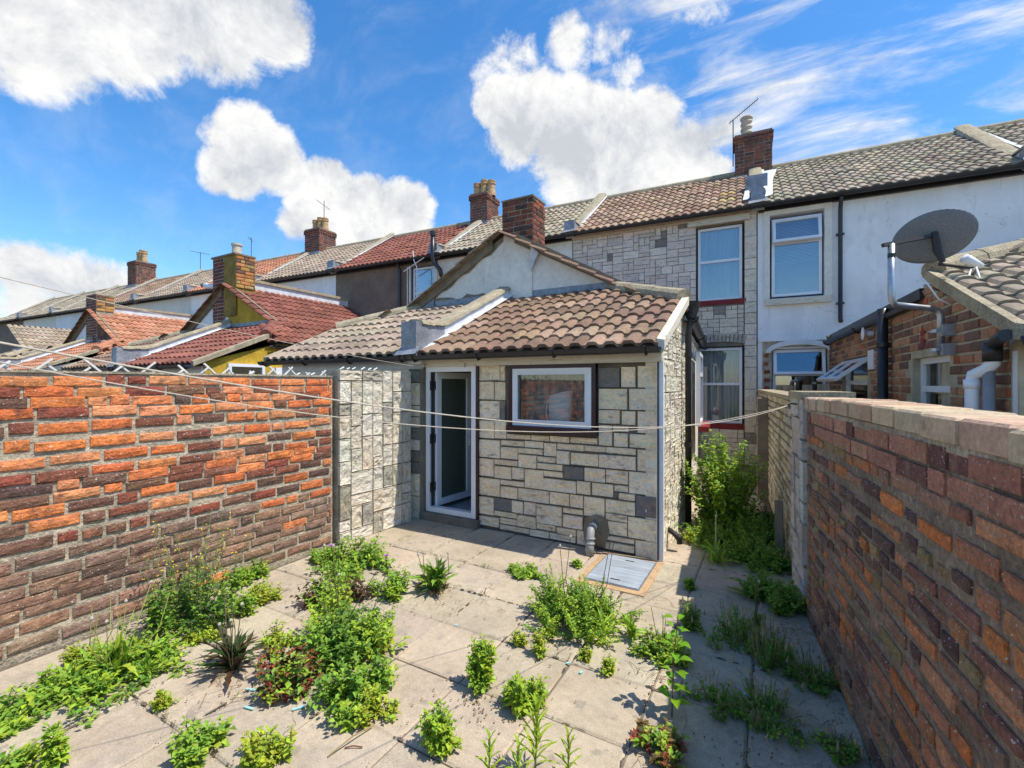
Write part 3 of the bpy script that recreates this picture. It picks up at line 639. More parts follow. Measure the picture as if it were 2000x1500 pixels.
    if ext_wall != False:
        part(T, 'extension_wall', MB().add([(a, ya+.5, -.05), (b, ya+.5, -.05), (xo(0, ye2)-px+b, ye2, -.05), (xo(0, ye2)-px+a, ye2, -.05), (a, ya+.5, 2.37), (b, ya+.5, 2.37), (xo(0, ye2)-px+b, ye2, 2.37), (xo(0, ye2)-px+a, ye2, 2.37)], [(0,3,2,1),(4,5,6,7),(0,1,5,4),(1,2,6,5),(2,3,7,6),(3,0,4,7)]), wall)
    # gutters
    a, b = sorted((X(-.02), X(xw+.02)))
    if gut:
        gutter(T, a, b, ye-.085, ze-.03)
    gutter(T, ya+.05 if s > 0 else -ye2, ye2 if s > 0 else -ya-.05, -.06, ez(2.80)-.06, S2 if kk == 0 else S2 @ Matrix.Translation((ya*s, 0, 0)) @ Matrix.Rotation(R(skew)*1., 4, 'Z') @ Matrix.Translation((-ya*s, 0, 0)), brk=2.)
    # flashing along the foot of the gable and on its raking edge
    a, b = sorted((X(.05), X(1.75)))
    part(T, 'flashing', MB().add([(a, yb-.012, zb-.02), (b, yb-.012, zb-.02), (b, yb-.008, zb+.11), (a, yb-.008, zb+.11), (a, yb-.10, zb-.01), (b, yb-.10, zb-.01)], [(0, 1, 2, 3), (4, 5, 1, 0)]), 'lead')
    part(T, 'raking_verge', MB().prism([(X(.2), ez(.2)-.10), (X(1.9), ez(1.9)-.05), (X(1.9), ez(1.9)+.06), (X(.2), ez(.2)+.06)] if s > 0 else [(X(1.9), ez(1.9)-.14), (X(.2), ez(.2)-.14), (X(.2), ez(.2)+.06), (X(1.9), ez(1.9)+.06)], yb-.05, yb-.003), 'cement')
    return T, rf, er, zr, ez, S2

# ---- our outhouse
PX = -3.64
oh, rf, er, zr, ez, S2 = half('outhouse', 'stone clad outhouse with brown tiled lean-to roof, open glazed door and wide window', PX, 1, 'cream_render', 'cream_render', C_BROWN, skew=4.9, own_front=True, ext_col=C_BROWN, ext_tiles=0, seed=2, verge='old_paint')
YF = 4.30
DX0, DX1, DZ0, DZ1 = -3.59, -2.88, .095, 1.80
WX0, WX1, WZ0, WZ1 = -2.448, -1.483, 1.13, 1.78
part(oh, 'wall', wall_panel(-3.66, -.905, -.05, 1.86, YF+.02, YF+.22, [(DX0, DX1, DZ0, DZ1), (WX0, WX1, WZ0, WZ1)]), 'mortar_dark')
STN = """505 112 648 210|652 115 683 212|505 218 610 335|614 220 683 340|505 342 645 462|650 345 683 468 d|505 470 610 590|614 474 690 592|505 594 648 720|
693 560 847 600|851 567 970 610|975 572 1100 620|1106 580 1283 630|655 600 805 645|809 605 930 656|935 618 1015 708|1022 622 1195 674|1199 636 1338 682|1342 645 1535 700|
655 643 765 728|769 650 928 698|769 693 886 788|892 705 1012 752|1018 668 1102 762|1110 682 1290 775|1295 692 1535 800|505 716 608 840|614 724 763 772|614 768 724 858|728 778 804 862|892 748 1057 803|
808 788 930 925|932 800 1057 848|1060 768 1195 865 d|1200 780 1335 880|1340 792 1485 893|505 842 648 972|652 858 804 908|652 900 763 988|932 848 1145 952|768 912 968 1018|1150 866 1238 960|1250 878 1388 975|
1394 893 1485 945|1424 945 1530 1000|1394 940 1420 985 d|972 938 1100 1035|1105 955 1190 1048|505 965 608 1093|612 975 722 1070 d|725 995 798 1082|805 1003 883 1095|887 1017 1052 1165|1060 1042 1188 1093|1195 968 1330 1112|
1338 986 1530 1098|612 1060 758 1115|505 1090 642 1172|650 1105 758 1160|763 1088 883 1182|1060 1085 1188 1188|1338 1075 1480 1142|1297 1120 1478 1234|1485 1100 1685 1268|648 1150 838 1215|887 1142 1010 1200|
1018 1168 1145 1232|843 1182 968 1245|973 1205 1140 1275|1150 1190 1212 1290|1337 1222 1525 1283|1337 1264 1525 1342|1533 1252 1685 1385|1293 128 1430 255 d|1440 122 1532 255|1547 115 1690 258|1293 264 1478 402|
1492 264 1690 408|1293 402 1430 495|1442 410 1532 503|1547 412 1690 560|1293 500 1380 640|1386 505 1488 548|1392 553 1483 648|1495 560 1690 660|1545 662 1690 815|1490 805 1690 970|1533 960 1690 1118 d"""
def toXZ(cx, cy, Y=4.27):
    u, v = cx/3.3333+780, cy/3.3333+680; r = (u-1000)/900; c, s = math.cos(R(YAW)), math.sin(R(YAW)); d = Y/(r*s+c)
    return (r*c-s)*d, CAM_H-(v-750)/900*d
rg = random.Random(77); ps = []
for t in STN.replace('\n', '').split('|'):
    q = t.split()
    if len(q) < 4: continue
    x0, z1 = toXZ(float(q[0]), float(q[1])); x1, z0 = toXZ(float(q[2]), float(q[3]))
    if z1-z0 < .03: continue
    dark = len(q) > 4; dp = rg.uniform(.035, .05)
    c = jit(rg, (.22, .205, .18), .1) if dark else jit(rg, rg.choice([(.90, .73, .50), (.93, .78, .56), (.86, .71, .51), (.91, .74, .50)]), .05)
    ps.append((rg.choice(P_STONE), PM((x0+x1)/2, YF+.02-dp*.8, (z0+z1)/2, x1-x0-.003, dp, z1-z0-.003), c))
# strip between the stub wall and the door
emit(oh, 'stone_block', ps, 'stone', None, None, 300)
rg = random.Random(31)   # sunny side wall
OS = Matrix.Translation((PX+2.79-.05, YF-.02, 0)) @ Matrix.Rotation(R(90), 4, 'Z')
def c_side(x, z, rg): return jit(rg, rg.choice([(.66, .60, .46), (.70, .64, .50), (.60, .53, .40)]), .08)
emit(oh, 'stone_block', ashlar(rg, lines(.02, 1.5, .11), lines(0, 2.4, .08), [(2, 2), (2, 1), (3, 2), (1, 1), (2, 1)], c_side, depth=.035, top=lambda x: zr(YF-.02+x)-.08), 'stone', None, OS)
part(oh, 'corner_bead', MB().box(PX+2.73, PX+2.79, YF-.05, YF-.022, 0, 1.84), 'white_render')
part(oh, 'corner_pipe', MB().tube([(PX+2.745, YF-.06, .02), (PX+2.745, YF-.06, 1.85)], .008, 6), 'rust_pipe')
part(oh, 'fascia', MB().box(-3.62, PX+2.78, YF-.075, YF-.045, 1.80, 1.905), 'old_paint')
part(oh, 'soffit', MB().box(-3.62, PX+2.78, YF-.045, YF+.05, 1.86, 1.885), 'old_paint')
for xx in (-3.55, -2.98):
    part(oh, 'line_hook', MB().tube([(xx, YF-.077, 1.83), (xx, YF-.10, 1.825), (xx+.01, YF-.11, 1.80), (xx, YF-.095, 1.785)], .004, 6), 'dark_steel')
# interior
part(oh, 'floor', MB().box(-3.60, -1.0, YF+.05, 6.15, -.04, .088), 'room_floor')
part(oh, 'inner_wall', MB().box(-3.66, -1.02, 6.0, 6.1, .09, 2.3), 'room')
part(oh, 'inner_wall', MB().box(-3.66, -3.62, YF+.23, 6.0, .09, 2.3), 'room')
part(oh, 'inner_wall', MB().box(-2.80, -2.74, YF+.23, 5.6, .09, 1.86), 'room')
part(oh, 'ceiling', MB().box(-3.6, -1.05, YF+.23, 6.0, 1.87, 1.89), 'room')
part(oh, 'doorstep', MB().box(DX0-.05, DX1+.05, YF-.09, YF+.05, -.02, .088), 'mortar_dark')
# door frame, door leaf standing open inwards
df = part(oh, 'door_frame', framebox(MB(), DX0, DX1, DZ0, DZ1, YF-.035, YF+.045, .058), 'upvc')
part(oh, 'door_surround', MB().box(DX0-.045, DX0-.003, YF-.02, YF+.018, 0, 1.83).box(DX1+.003, DX1+.035, YF-.035, YF+.018, .02, 1.80), 'maroon')
HX = DX0+.075
DS = Matrix.Translation((HX, YF+.05, 0)) @ Matrix.Rotation(R(84), 4, 'Z')    # local x along the open leaf
dl = part(oh, 'door', framebox(MB(), 0, .62, DZ0+.05, DZ1-.06, -.03, .03, .075), 'upvc', None, DS)
part(oh, 'pane', MB().box(.076, .544, -.008, .008, DZ0+.126, DZ1-.136), 'frosted', dl, DS)
part(oh, 'door_handle', MB().box(.575, .60, -.045, -.031, .80, 1.02).tube([(.588, -.05, .93), (.588, -.075, .93), (.49, -.075, .925)], .009, 8), 'upvc', dl, DS)
for z in (.38, .95, 1.58):
    part(oh, 'hinge', MB().box(DX0+.045, DX0+.085, YF-.02, YF+.055, z-.05, z+.05).tube([(DX0+.07, YF-.03, z-.055), (DX0+.07, YF-.03, z+.055)], .011, 8), 'black_plastic', df)
part(oh, 'hinge_strip', MB().box(DX0+.059, DX0+.068, YF-.01, YF+.05, DZ0+.06, DZ1-.06), 'black_plastic', df)
# window
wf = window(oh, WX0+.045, WX1-.045, WZ0+.035, WZ1-.02, YF-.045, t=.052, d=.07)
part(oh, 'window_bead', framebox(MB(), WX0+.095, WX1-.095, WZ0+.085, WZ1-.07, YF-.052, YF-.0455, .014), 'upvc', wf)
part(oh, 'window_surround', MB().box(WX0, WX0+.042, YF-.05, YF+.018, WZ0, WZ1+.02).box(WX1-.042, WX1, YF-.05, YF+.018, WZ0, WZ1+.02).box(WX0, WX1, YF-.052, YF+.018, WZ1-.018, WZ1+.018), 'maroon')
part(oh, 'window_sill', MB().box(WX0-.012, WX1+.01, YF-.085, YF+.01, WZ0-.03, WZ0+.03), 'maroon')
part(oh, 'cement_patch', MB().slab([(-1.62, YF-.021, .16), (-1.60, YF-.021, .05), (-1.40, YF-.021, .03), (-1.36, YF-.021, .18), (-1.38, YF-.021, .30), (-1.50, YF-.021, .335), (-1.60, YF-.021, .29)], (0, -1, 0), .02), 'cement')
# parapet and chimney on the party wall
parapet(oh, PX, 4.12, 1.98, 6.2, 2.92)
CC = lambda x, z, rg: jit(rg, rg.choice([(.17, .055, .035), (.10, .045, .038), (.22, .07, .04), (.075, .045, .04), (.30, .09, .045)]), .12)
chimney(oh, -3.42, 6.42, .55, .42, 3.45, 4.44, 0, random.Random(6), CC, mat='brick', corbel=False, faces=('f', 'r', 'l'))
part(oh, 'chimney_breast', MB().box(-3.69, -3.15, 6.17, 6.62, 2.6, 3.448), 'cream_render')
part(oh, 'chimney_cap', MB().box(-3.70, -3.14, 6.20, 6.64, 4.441, 4.465), 'cement')
part(oh, 'stepped_flashing', MB().add([(-3.147, 6.13, 3.30), (-3.02, 6.13, 3.55-.0), (-3.147, 6.13, 3.66), (-3.147, 6.62, 3.30), (-3.02, 6.62, 3.55), (-3.147, 6.62, 3.66)], [(0, 1, 2), (3, 5, 4), (1, 4, 5, 2), (0, 3, 4, 1)]), 'flash_white')

cu = single('curtain', 'grey curtain hanging behind the wide outhouse window', 'curtain', (-1.96, 4.5, 1.1), curtain_mesh(-2.45, -1.45, 1.10, 1.80, 4.52, .018, 8), 'dark_curtain')
pb = Thing('waste_bin', 'white ribbed plastic bin with slanted rim behind the outhouse window', 'bin', (-1.98, 4.42, 1.14))
prof = [(.105, 1.14), (.118, 1.20), (.112, 1.215), (.122, 1.235), (.127, 1.29), (.121, 1.305), (.130, 1.325), (.133, 1.375), (.126, 1.39), (.134, 1.41), (.132, 1.50), (.138, 1.507), (.125, 1.507), (.118, 1.40), (.0, 1.39)]
mb = MB().lathe(prof, -1.90, 4.37, 22); mb.v = [(x, y*1. if True else y, z+(x+1.90)*.22*max(0, (z-1.3)/.2)) for x, y, z in mb.v]; mb.v = [(x, 4.37+(y-4.37)*.55, z) for x, y, z in mb.v]
part(pb, 'body', mb, 'white_bin', smooth=True)
part(pb, 'handle', MB().tube([(-2.03, 4.34, 1.20), (-2.045, 4.33, 1.32), (-2.03, 4.34, 1.44)], .006, 6), 'white_bin')
wp = Thing('waste_pipe', 'grey plastic waste pipe bending out of the outhouse wall to the ground', 'pipe', (-1.5, 4.2, 0))
part(wp, 'pipe', MB().tube([(-1.50, 4.31, .235), (-1.50, 4.24, .235), (-1.50, 4.17, .215), (-1.495, 4.13, .16), (-1.49, 4.11, .08), (-1.485, 4.10, .0)], .04, 16), 'grey_pipe', smooth=True)
for i, z in enumerate((.10, .145)):
    part(wp, 'collar', MB().tube([(-1.49, 4.118+i*.009, z-.008), (-1.492, 4.122+i*.009, z+.012)], .046, 16), 'grey_pipe', smooth=True)
op = Thing('overflow_pipe', 'short black pipe stub sticking out at the foot of the sunny outhouse side', 'pipe', (-.88, 4.62, .12))
part(op, 'pipe', MB().tube([(-.92, 4.66, .20), (-.84, 4.62, .175), (-.78, 4.60, .14), (-.77, 4.6, .08)], .026, 10), 'rust_pipe', smooth=True)
part(op, 'collar', MB().tube([(-.795, 4.605, .155), (-.765, 4.60, .12)], .034, 10), 'rust_pipe', smooth=True)
dpp = Thing('downpipe', 'black rusty downpipe at the back corner of the stone clad outhouse', 'downpipe', (-.82, 5.42, 0))
part(dpp, 'pipe', MB().tube([(-.82, 5.45, .02), (-.82, 5.45, 2.15), (-.80, 5.47, 2.30), (-.80, 5.5, 2.42)], .034, 12), 'rust_pipe', smooth=True)
for z in (.9, 1.9): part(dpp, 'bracket', MB().tube([(-.82, 5.45, z), (-.82, 5.45, z+.05)], .043, 12), 'rust_pipe')
part(dpp, 'hopper', MB().tube([(-.80, 5.48, 2.33), (-.79, 5.5, 2.44), (-.79, 5.5, 2.52)], [.05, .075, .09], 12), 'rust_pipe')

# ext window with red sill on the passage side (seen edge on)
ES = Matrix.Translation((-1.03, 7.4, 0)) @ Matrix.Rotation(R(94.9), 4, 'Z')
window(oh, .2, 1.3, .95, 2.1, -.075, ES, sill=(.05, .12, .08), sillmat='red_sill', rail=1.75)

# ---- left neighbour half of the same pair
nb, *_ = half('outhouse', 'neighbour\'s outhouse with sand coloured tiled roof beyond the stone clad stub wall', PX, -1, 'cream_render', 'cream_render', C_TAN, skew=0, seed=8, ext_tiles=0)
part(nb, 'lead_soaker', MB().slab([(-5.35, 6.17, 2.70), (-5.02, 6.17, 2.85), (-5.02, 6.17, 3.18), (-5.2, 6.17, 3.10)], (0, -1, 0), .01), 'lead')
cp = MB(); rgc = random.Random(3); b0 = [(-5.05+.1*i, 2.93) for i in range(13)]; t0 = [(-5.05+.1*i, 3.04+rgc.uniform(-.02, .03)+.02*math.sin(i)) for i in range(13)]
for i in range(12): cp.add([(b0[i][0], 6.193, b0[i][1]), (b0[i+1][0], 6.193, b0[i+1][1]), (t0[i+1][0], 6.193, t0[i+1][1]), (t0[i][0], 6.193, t0[i][1])], [(0, 1, 2, 3)])
for i in range(14):
    xa, xb = -5.2+i*.11, -5.2+(i+1)*.11; za, zb_ = 3.97-(PX-xa)*.5555, 3.97-(PX-xb)*.5555; k1, k2 = .16+.03*math.sin(i*1.7), .16+.03*math.sin((i+1)*1.7)
    cp.add([(xa, 6.192, za-k1), (xb, 6.192, zb_-k2), (xb, 6.192, zb_-.05), (xa, 6.192, za-.05)], [(0, 1, 2, 3)])
part(nb, 'cement_patch', cp, 'cement')
# ---- pair two: yellow house and its left neighbour
yh, rf2, er2, zr2, ez2, S22 = half('outhouse', 'mustard yellow painted outhouse with dark red tiled roofs', PX-7.6, 1, 'yellow_render', 'yellow_render', C_RED, skew=0, seed=9)
parapet(yh, PX-7.6, 4.12, 1.98, 6.2, 2.92)
P2 = PX-7.6
def bars(T, x0, x1, y0, y1, za, zb, mat, nm): part(T, nm, MB().add([(x0, y0, za), (x1, y0, za), (x1, y1, za), (x0, y1, za), (x0, y0, zb), (x1, y0, zb), (x1, y1, zb), (x0, y1, zb)], [(0,3,2,1),(4,5,6,7),(0,1,5,4),(1,2,6,5),(2,3,7,6),(3,0,4,7)]), mat)
bars(yh, P2-.1, P2+.1, 6.65, 9.9, 3.7, 4.10, 'flash_white', 'party_wall'); bars(yh, P2-.14, P2+.14, 6.65, 9.9, 4.103, 4.17, 'coping', 'coping')
CY = lambda x, z, rg: jit(rg, rg.choice([(.50, .27, .08), (.46, .19, .07), (.36, .24, .10), (.16, .09, .06)]), .15)
ych = part(yh, 'chimney', MB().box(P2-.12, P2+.37, 6.2-.04, 6.62, 3.2, 4.62), 'mustard_stain')
emit(yh, 'brick', brick_rows(random.Random(2), -.23, .23, 3.85, 4.6, .083, .22, CY, depth=.03), 'brick_clean', ych, Matrix.Translation((P2+.395, 6.39, 0)) @ Matrix.Rotation(R(90), 4, 'Z'))
part(yh, 'chimney_cap', MB().box(P2-.62, P2+.39, 6.13, 6.64, 4.621, 4.66), 'cement')
part(yh, 'chimney_pot', MB().lathe([(.11, 4.66), (.10, 4.9), (.12, 4.93), (.12, 4.97), (.08, 4.97), (.08, 4.8), (0, 4.8)], P2+.0, 6.4), 'pot_white')
ln, rf3, *_ = half('outhouse', 'grey rendered outhouse half with brown tiles left of the mustard yellow one', PX-7.6, -1, 'white_render', 'white_render', C_BROWN, skew=0, seed=10, ext_tiles=0)
lch = part(ln, 'chimney', MB().box(P2-.60, P2-.125, 6.2-.03, 6.62, 2.2, 4.62), 'mortar')
emit(ln, 'brick', brick_rows(random.Random(4), -.24, .24, 2.3, 4.6, .083, .22, lambda x, z, rg: jit(rg, rg.choice([(.20, .055, .045), (.14, .05, .045), (.10, .045, .05)]), .12), depth=.03), 'brick_clean', lch, Matrix.Translation((P2-.362, 6.165, 0)))
window(yh, P2+2.71-5.0+5.0, P2+2.72, .9, 1.7, 0) if False else None
YS = Matrix.Translation((P2+2.745, 4.3, 0)) @ Matrix.Rotation(R(90), 4, 'Z')
window(yh, .36, 1.04, 1.3, 1.97, -.06, YS, glass='glass_blue')
part(yh, 'air_brick', MB().box(1.30, 1.50, -.015, .0, 2.16, 2.32), 'grille', None, YS @ Matrix.Translation((0, -.0, 0)))
part(yh, 'white_box', MB().box(1.22, 1.46, -.12, .0, 1.78, 1.92), 'upvc', None, YS)
fl = Thing('flue_pipe', 'white flue pipe with black tip sticking out of the chimney left of the yellow gable', 'flue', (P2-.6, 6.3, 4.0))
part(fl, 'pipe', MB().tube([(P2-.60, 6.3, 3.98), (P2-1.12, 6.25, 4.06)], .06, 12), 'upvc', smooth=True)
part(fl, 'tip', MB().tube([(P2-1.125, 6.25, 4.06), (P2-1.26, 6.24, 4.08)], [.05, .035], 10), 'black_plastic', smooth=True)
part(fl, 'collar', MB().tube([(P2-.59, 6.3, 3.978), (P2-.63, 6.3, 3.985)], .085, 12), 'black_plastic')
# ---- pair three and four
P3, P4 = PX-15.2, PX-22.8
t3, rf4, er3, *_ = half('outhouse', 'outhouse with terracotta roof and dark brick gable, second along beyond the wall', P3, 1, 'cream_render', 'mortar_dark', C_TERRA, skew=0, seed=12, tiles=120, ext_tiles=120)
parapet(t3, P3, 4.12, 1.98, 6.2, 2.92); bars(t3, P3-.1, P3+.1, 6.65, 9.9, 3.7, 4.10, 'flash_white', 'party_wall'); bars(t3, P3-.14, P3+.14, 6.65, 9.9, 4.103, 4.17, 'coping', 'coping')
tch = part(t3, 'chimney', MB().box(P3-.4, P3+.37, 6.16, 6.62, 2.2, 4.45), 'mortar')
cdk = lambda x, z, rg: jit(rg, rg.choice([(.16, .06, .045), (.10, .05, .045), (.2, .09, .05)]), .12)
emit(t3, 'brick', brick_rows(random.Random(4), -.38, .38, 2.9, 4.42, .083, .22, cdk, depth=.03), 'brick_clean', tch, Matrix.Translation((P3-.015, 6.155, 0)))
emit(t3, 'brick', brick_rows(random.Random(5), -.23, .23, 3.9, 4.42, .083, .22, CY, depth=.03), 'brick_clean', tch, Matrix.Translation((P3+.395, 6.39, 0)) @ Matrix.Rotation(R(90), 4, 'Z'))
emit(t3, 'brick', brick_rows(random.Random(6), .4, 1.75, 2.95, 3.8, .083, .22, cdk, depth=.03, top=lambda x: 3.80-x*.555), 'brick_clean', None, Matrix.Translation((P3, 6.19, 0)))
t3l, *_ = half('outhouse', 'grey gabled outhouse half left of the terracotta roofed one', P3, -1, 'cream_render', 'white_render', C_BROWN, skew=0, seed=13, tiles=60, ext_tiles=0)
t4, *_ = half('outhouse', 'farthest outhouse at the left edge with pale tiled roof', P4, 1, 'brown_render', 'brown_render', C_TAN, skew=0, seed=14, tiles=90, ext_tiles=60)

# ---- right neighbour: brick back extension with the satellite dish
PR = 4.02
def c_stock(x, z, rg):
    r = rg.random()
    return jit(rg, rg.choice([(.40, .19, .10), (.33, .165, .09), (.21, .11, .075), (.44, .23, .12), (.18, .10, .075)]) if r < .94 else (.42, .12, .05), .13)
rn, rf5, er5, zr5, ez5, S25 = half('outhouse', 'neighbour\'s red brick outhouse and extension with brown tiles, on the right', PR, -1, 'mortar_pale', 'cream_render', C_GREY, ye=3.68, ze=1.9, skew=4.0, seed=15, ext_tiles=0, ext_wall=False)
RS = FR(.88, 10.0, -86.286)
RL = 6.05
H1 = (1.05, 2.60, .9, 1.98); H2 = (4.27, 5.12, .9, 1.84)
part(rn, 'brick_wall', wall_panel(0, 4.55, -.05, 2.46, .012, .2, [H1, H2]), 'mortar_pale', None, RS)
part(rn, 'brick_wall', wall_panel(4.551, RL, -.05, 1.88, .012, .2, [H1, H2]).prism([(4.551, 1.881), (RL, 1.881), (RL, 1.93), (4.551, 2.50)], .012, .2), 'mortar_pale', None, RS)
def topR(t):
    y = 10.0-t*.998
    return 2.45 if y > 5.4 else zr5(y)-.02
ps = brick_rows(random.Random(41), .01, RL-.02, 0, 2.46, .079, .235, c_stock, joint=.014, depth=.04, header=.3, hole=lambda a, b, c, d: any(a < h[1] and b > h[0] and c < h[3] and d > h[2] for h in (H1, H2)), top=topR)
emit(rn, 'brick', ps, 'brick_clean', None, RS, 290, keep=lambda p: p.z > 1.45)
# quoins in orange at the corner
window(rn, H1[0], H1[1], H1[2], H1[3]-.02, .06, RS, rail=1.62)
LH = RS @ Matrix.Translation((0, .03, H1[3]-.04)) @ Matrix.Rotation(R(-52), 4, 'X')
tl = part(rn, 'top_light', framebox(MB(), H1[0]+.02, H1[1]-.02, -.46, 0, -.02, .025, .05).box(1.80, 1.84, -.02, .025, -.41, -.05), 'upvc', None, LH)
part(rn, 'pane', MB().box(H1[0]+.07, H1[1]-.07, -.004, .002, -.41, -.05), 'glass_blue', tl, LH)
window(rn, H2[0], H2[1], H2[2], H2[3], .07, RS, rail=1.555)
single('window_grille', 'green metal louvre bars behind the nearer window of the brick extension', 'grille', (1.4, 5.2, 1.2), MB().box(0, 0, 0, 0, 0, 0) if False else (lambda m: [m.box(1.36, 1.362+.012, 4.95+0*i, 5.65, .95+.09*i, .962+.09*i) for i in range(7)] and m)(MB()), 'frosted')
part(rn, 'lintel_vent', MB().box(4.52, 4.62, -.002, .01, 1.93, 2.1), 'red_sill', None, RS)
part(rn, 'white_plate', MB().box(2.72, 2.98, -.012, .01, 1.78, 2.02), 'upvc', None, RS)
part(rn, 'vent', MB().lathe([(.0, 0), (.035, 0), (.035, .06), (.075, .10), (.08, .105), (.0, .112)], 0, 0, 16), 'upvc', None, RS @ Matrix.Translation((2.92, .0, 2.22)) @ Matrix.Rotation(R(90), 4, 'X'))
part(rn, 'white_wall', MB().box(1.275, 6.6, 3.90, 3.955, -.05, 1.80), 'white_render')
part(rn, 'fascia', MB().box(0, 4.6, -.03, 0, 2.36, 2.46), 'black_plastic', None, RS)
for t_ in (3.63,):
    d3 = Thing('downpipe', 'thick black downpipe on the neighbour\'s brick wall under the dish pole', 'downpipe', (0, 0, 0))
    part(d3, 'pipe', MB().tube([(t_, -.07, .0), (t_, -.07, 2.42)], .05, 14), 'black_plastic', None, RS, smooth=True)
    for z in (1.2, 2.0): part(d3, 'bracket', MB().tube([(t_, -.07, z), (t_, -.07, z+.05)], .058, 14), 'black_plastic', None, RS)
wpp = Thing('rainwater_pipe', 'white plastic rainwater pipe with elbow under the black gutter end', 'downpipe', (1.15, 4.1, 0))
part(wpp, 'pipe', MB().tube([(1.135, 4.10, 0), (1.135, 4.10, 1.60), (1.14, 4.09, 1.66), (1.18, 4.03, 1.69), (1.20, 4.0, 1.73), (1.20, 4.0, 1.78)], .038, 14), 'upvc', smooth=True)
part(wpp, 'collar', MB().tube([(1.20, 4.0, 1.74), (1.20, 4.0, 1.86)], [.046, .05], 14), 'black_plastic', smooth=True)
part(wpp, 'collar', MB().tube([(1.135, 4.10, 1.57), (1.135, 4.10, 1.63)], .045, 14), 'upvc', smooth=True)
part(wpp, 'grey_pipe', MB().tube([(1.19, 4.02, 0), (1.19, 4.02, 1.70)], .03, 10), 'grey_pipe', smooth=True)
part(wpp, 'gutter_outlet', MB().tube([(1.20, 4.0, 1.85), (1.18, 3.85, 1.87), (1.16, 3.68, 1.88)], .035, 10), 'black_plastic')

# satellite dish on a cranked pole
dt = Thing('satellite_dish', 'large grey satellite dish on a cranked steel pole fixed to the brick extension', 'satellite dish', (1.2, 4.7, 2.1))
pole = part(dt, 'pole', MB().tube([(1.16, 4.855, 1.83), (1.16, 4.855, 2.14), (1.145, 4.855, 2.18), (1.10, 4.84, 2.20), (.93, 4.74, 2.22), (.85, 4.69, 2.23), (.825, 4.67, 2.26), (.82, 4.665, 2.30), (.82, 4.665, 2.71)], .024, 12), 'galv', smooth=True)
DN = Vector((.10, .89, .42)).normalized()          # where the dish looks
DC = Vector((1.135, 4.95, 2.80))
XA = Vector((.789, .446, .45)); XA = (XA-DN*XA.dot(DN)).normalized(); YA = DN.cross(XA)
DM = Matrix.Translation(DC) @ Matrix((XA, YA, DN)).transposed().to_4x4()
vs = []; fs = []; nr, ns = 7, 40
for layer, off in ((0, 0), (1, -.008)):
    for r in range(nr+1):
        for k in range(ns):
            a = 2*math.pi*k/ns; q = r/nr; x, y = .265*q*math.cos(a), .205*q*math.sin(a); vs.append((x, y, (x*x+y*y)*.42-.03+off))
m = (nr+1)*ns
for r in range(nr):
    for k in range(ns):
        a, b, c, d = r*ns+k, r*ns+(k+1) % ns, (r+1)*ns+(k+1) % ns, (r+1)*ns+k
        fs += [(a, b, c, d), (m+d, m+c, m+b, m+a)]
fs += [(nr*ns+k, nr*ns+(k+1) % ns, m+nr*ns+(k+1) % ns, m+nr*ns+k) for k in range(ns)]
part(dt, 'reflector', MB().add(vs, fs), 'dish', None, DM, smooth=True)
back = DC-DN*.07
part(dt, 'mount_bar', MB().tube([(.76, 4.63, 2.70), (back.x-.02, back.y, back.z+.02)], .019, 4), 'dark_steel')
part(dt, 'back_bracket', MB().tube([back+Vector((0, 0, .05)), back+Vector((.02, 0, -.10)), back+Vector((.05, -.01, -.20))], [.022, .03, .018], 6), 'dark_steel')
part(dt, 'feed_arm', MB().tube([DC+Vector((.05, .05, -.22)), DC+Vector((.26, .16, -.25)), DC+Vector((.40, .24, -.20))], .013, 8), 'dark_steel')
part(dt, 'receiver', MB().tube([DC+Vector((.32, .10, -.26)), DC+Vector((.25, .07, -.22)), DC+Vector((.20, .05, -.19))], [.02, .034, .036], 12), 'upvc', smooth=True)
part(dt, 'cable', MB().tube([DC+Vector((.24, .05, -.28)), DC+Vector((.20, .0, -.42)), DC+Vector((.25, .0, -.47)), DC+Vector((.30, .03, -.42)), DC+Vector((.27, .05, -.27))], .007, 6).tube([(1.02, 4.9, 2.44), (1.06, 4.9, 2.46), (1.10, 4.88, 2.38), (1.15, 4.87, 2.28), (1.22, 4.84, 2.22)], .006, 6), 'upvc', smooth=True)
for z in (2.02, 1.87): part(dt, 'wall_bracket', MB().box(1.15, 1.235, 4.76, 4.84, z-.045, z+.045).tube([(1.13, 4.855, z-.012), (1.13, 4.855, z+.012)], .04, 10), 'galv')
part(dt, 'tape', MB().tube([(.82, 4.665, 2.60), (.82, 4.665, 2.635)], .0255, 12), 'black_plastic')

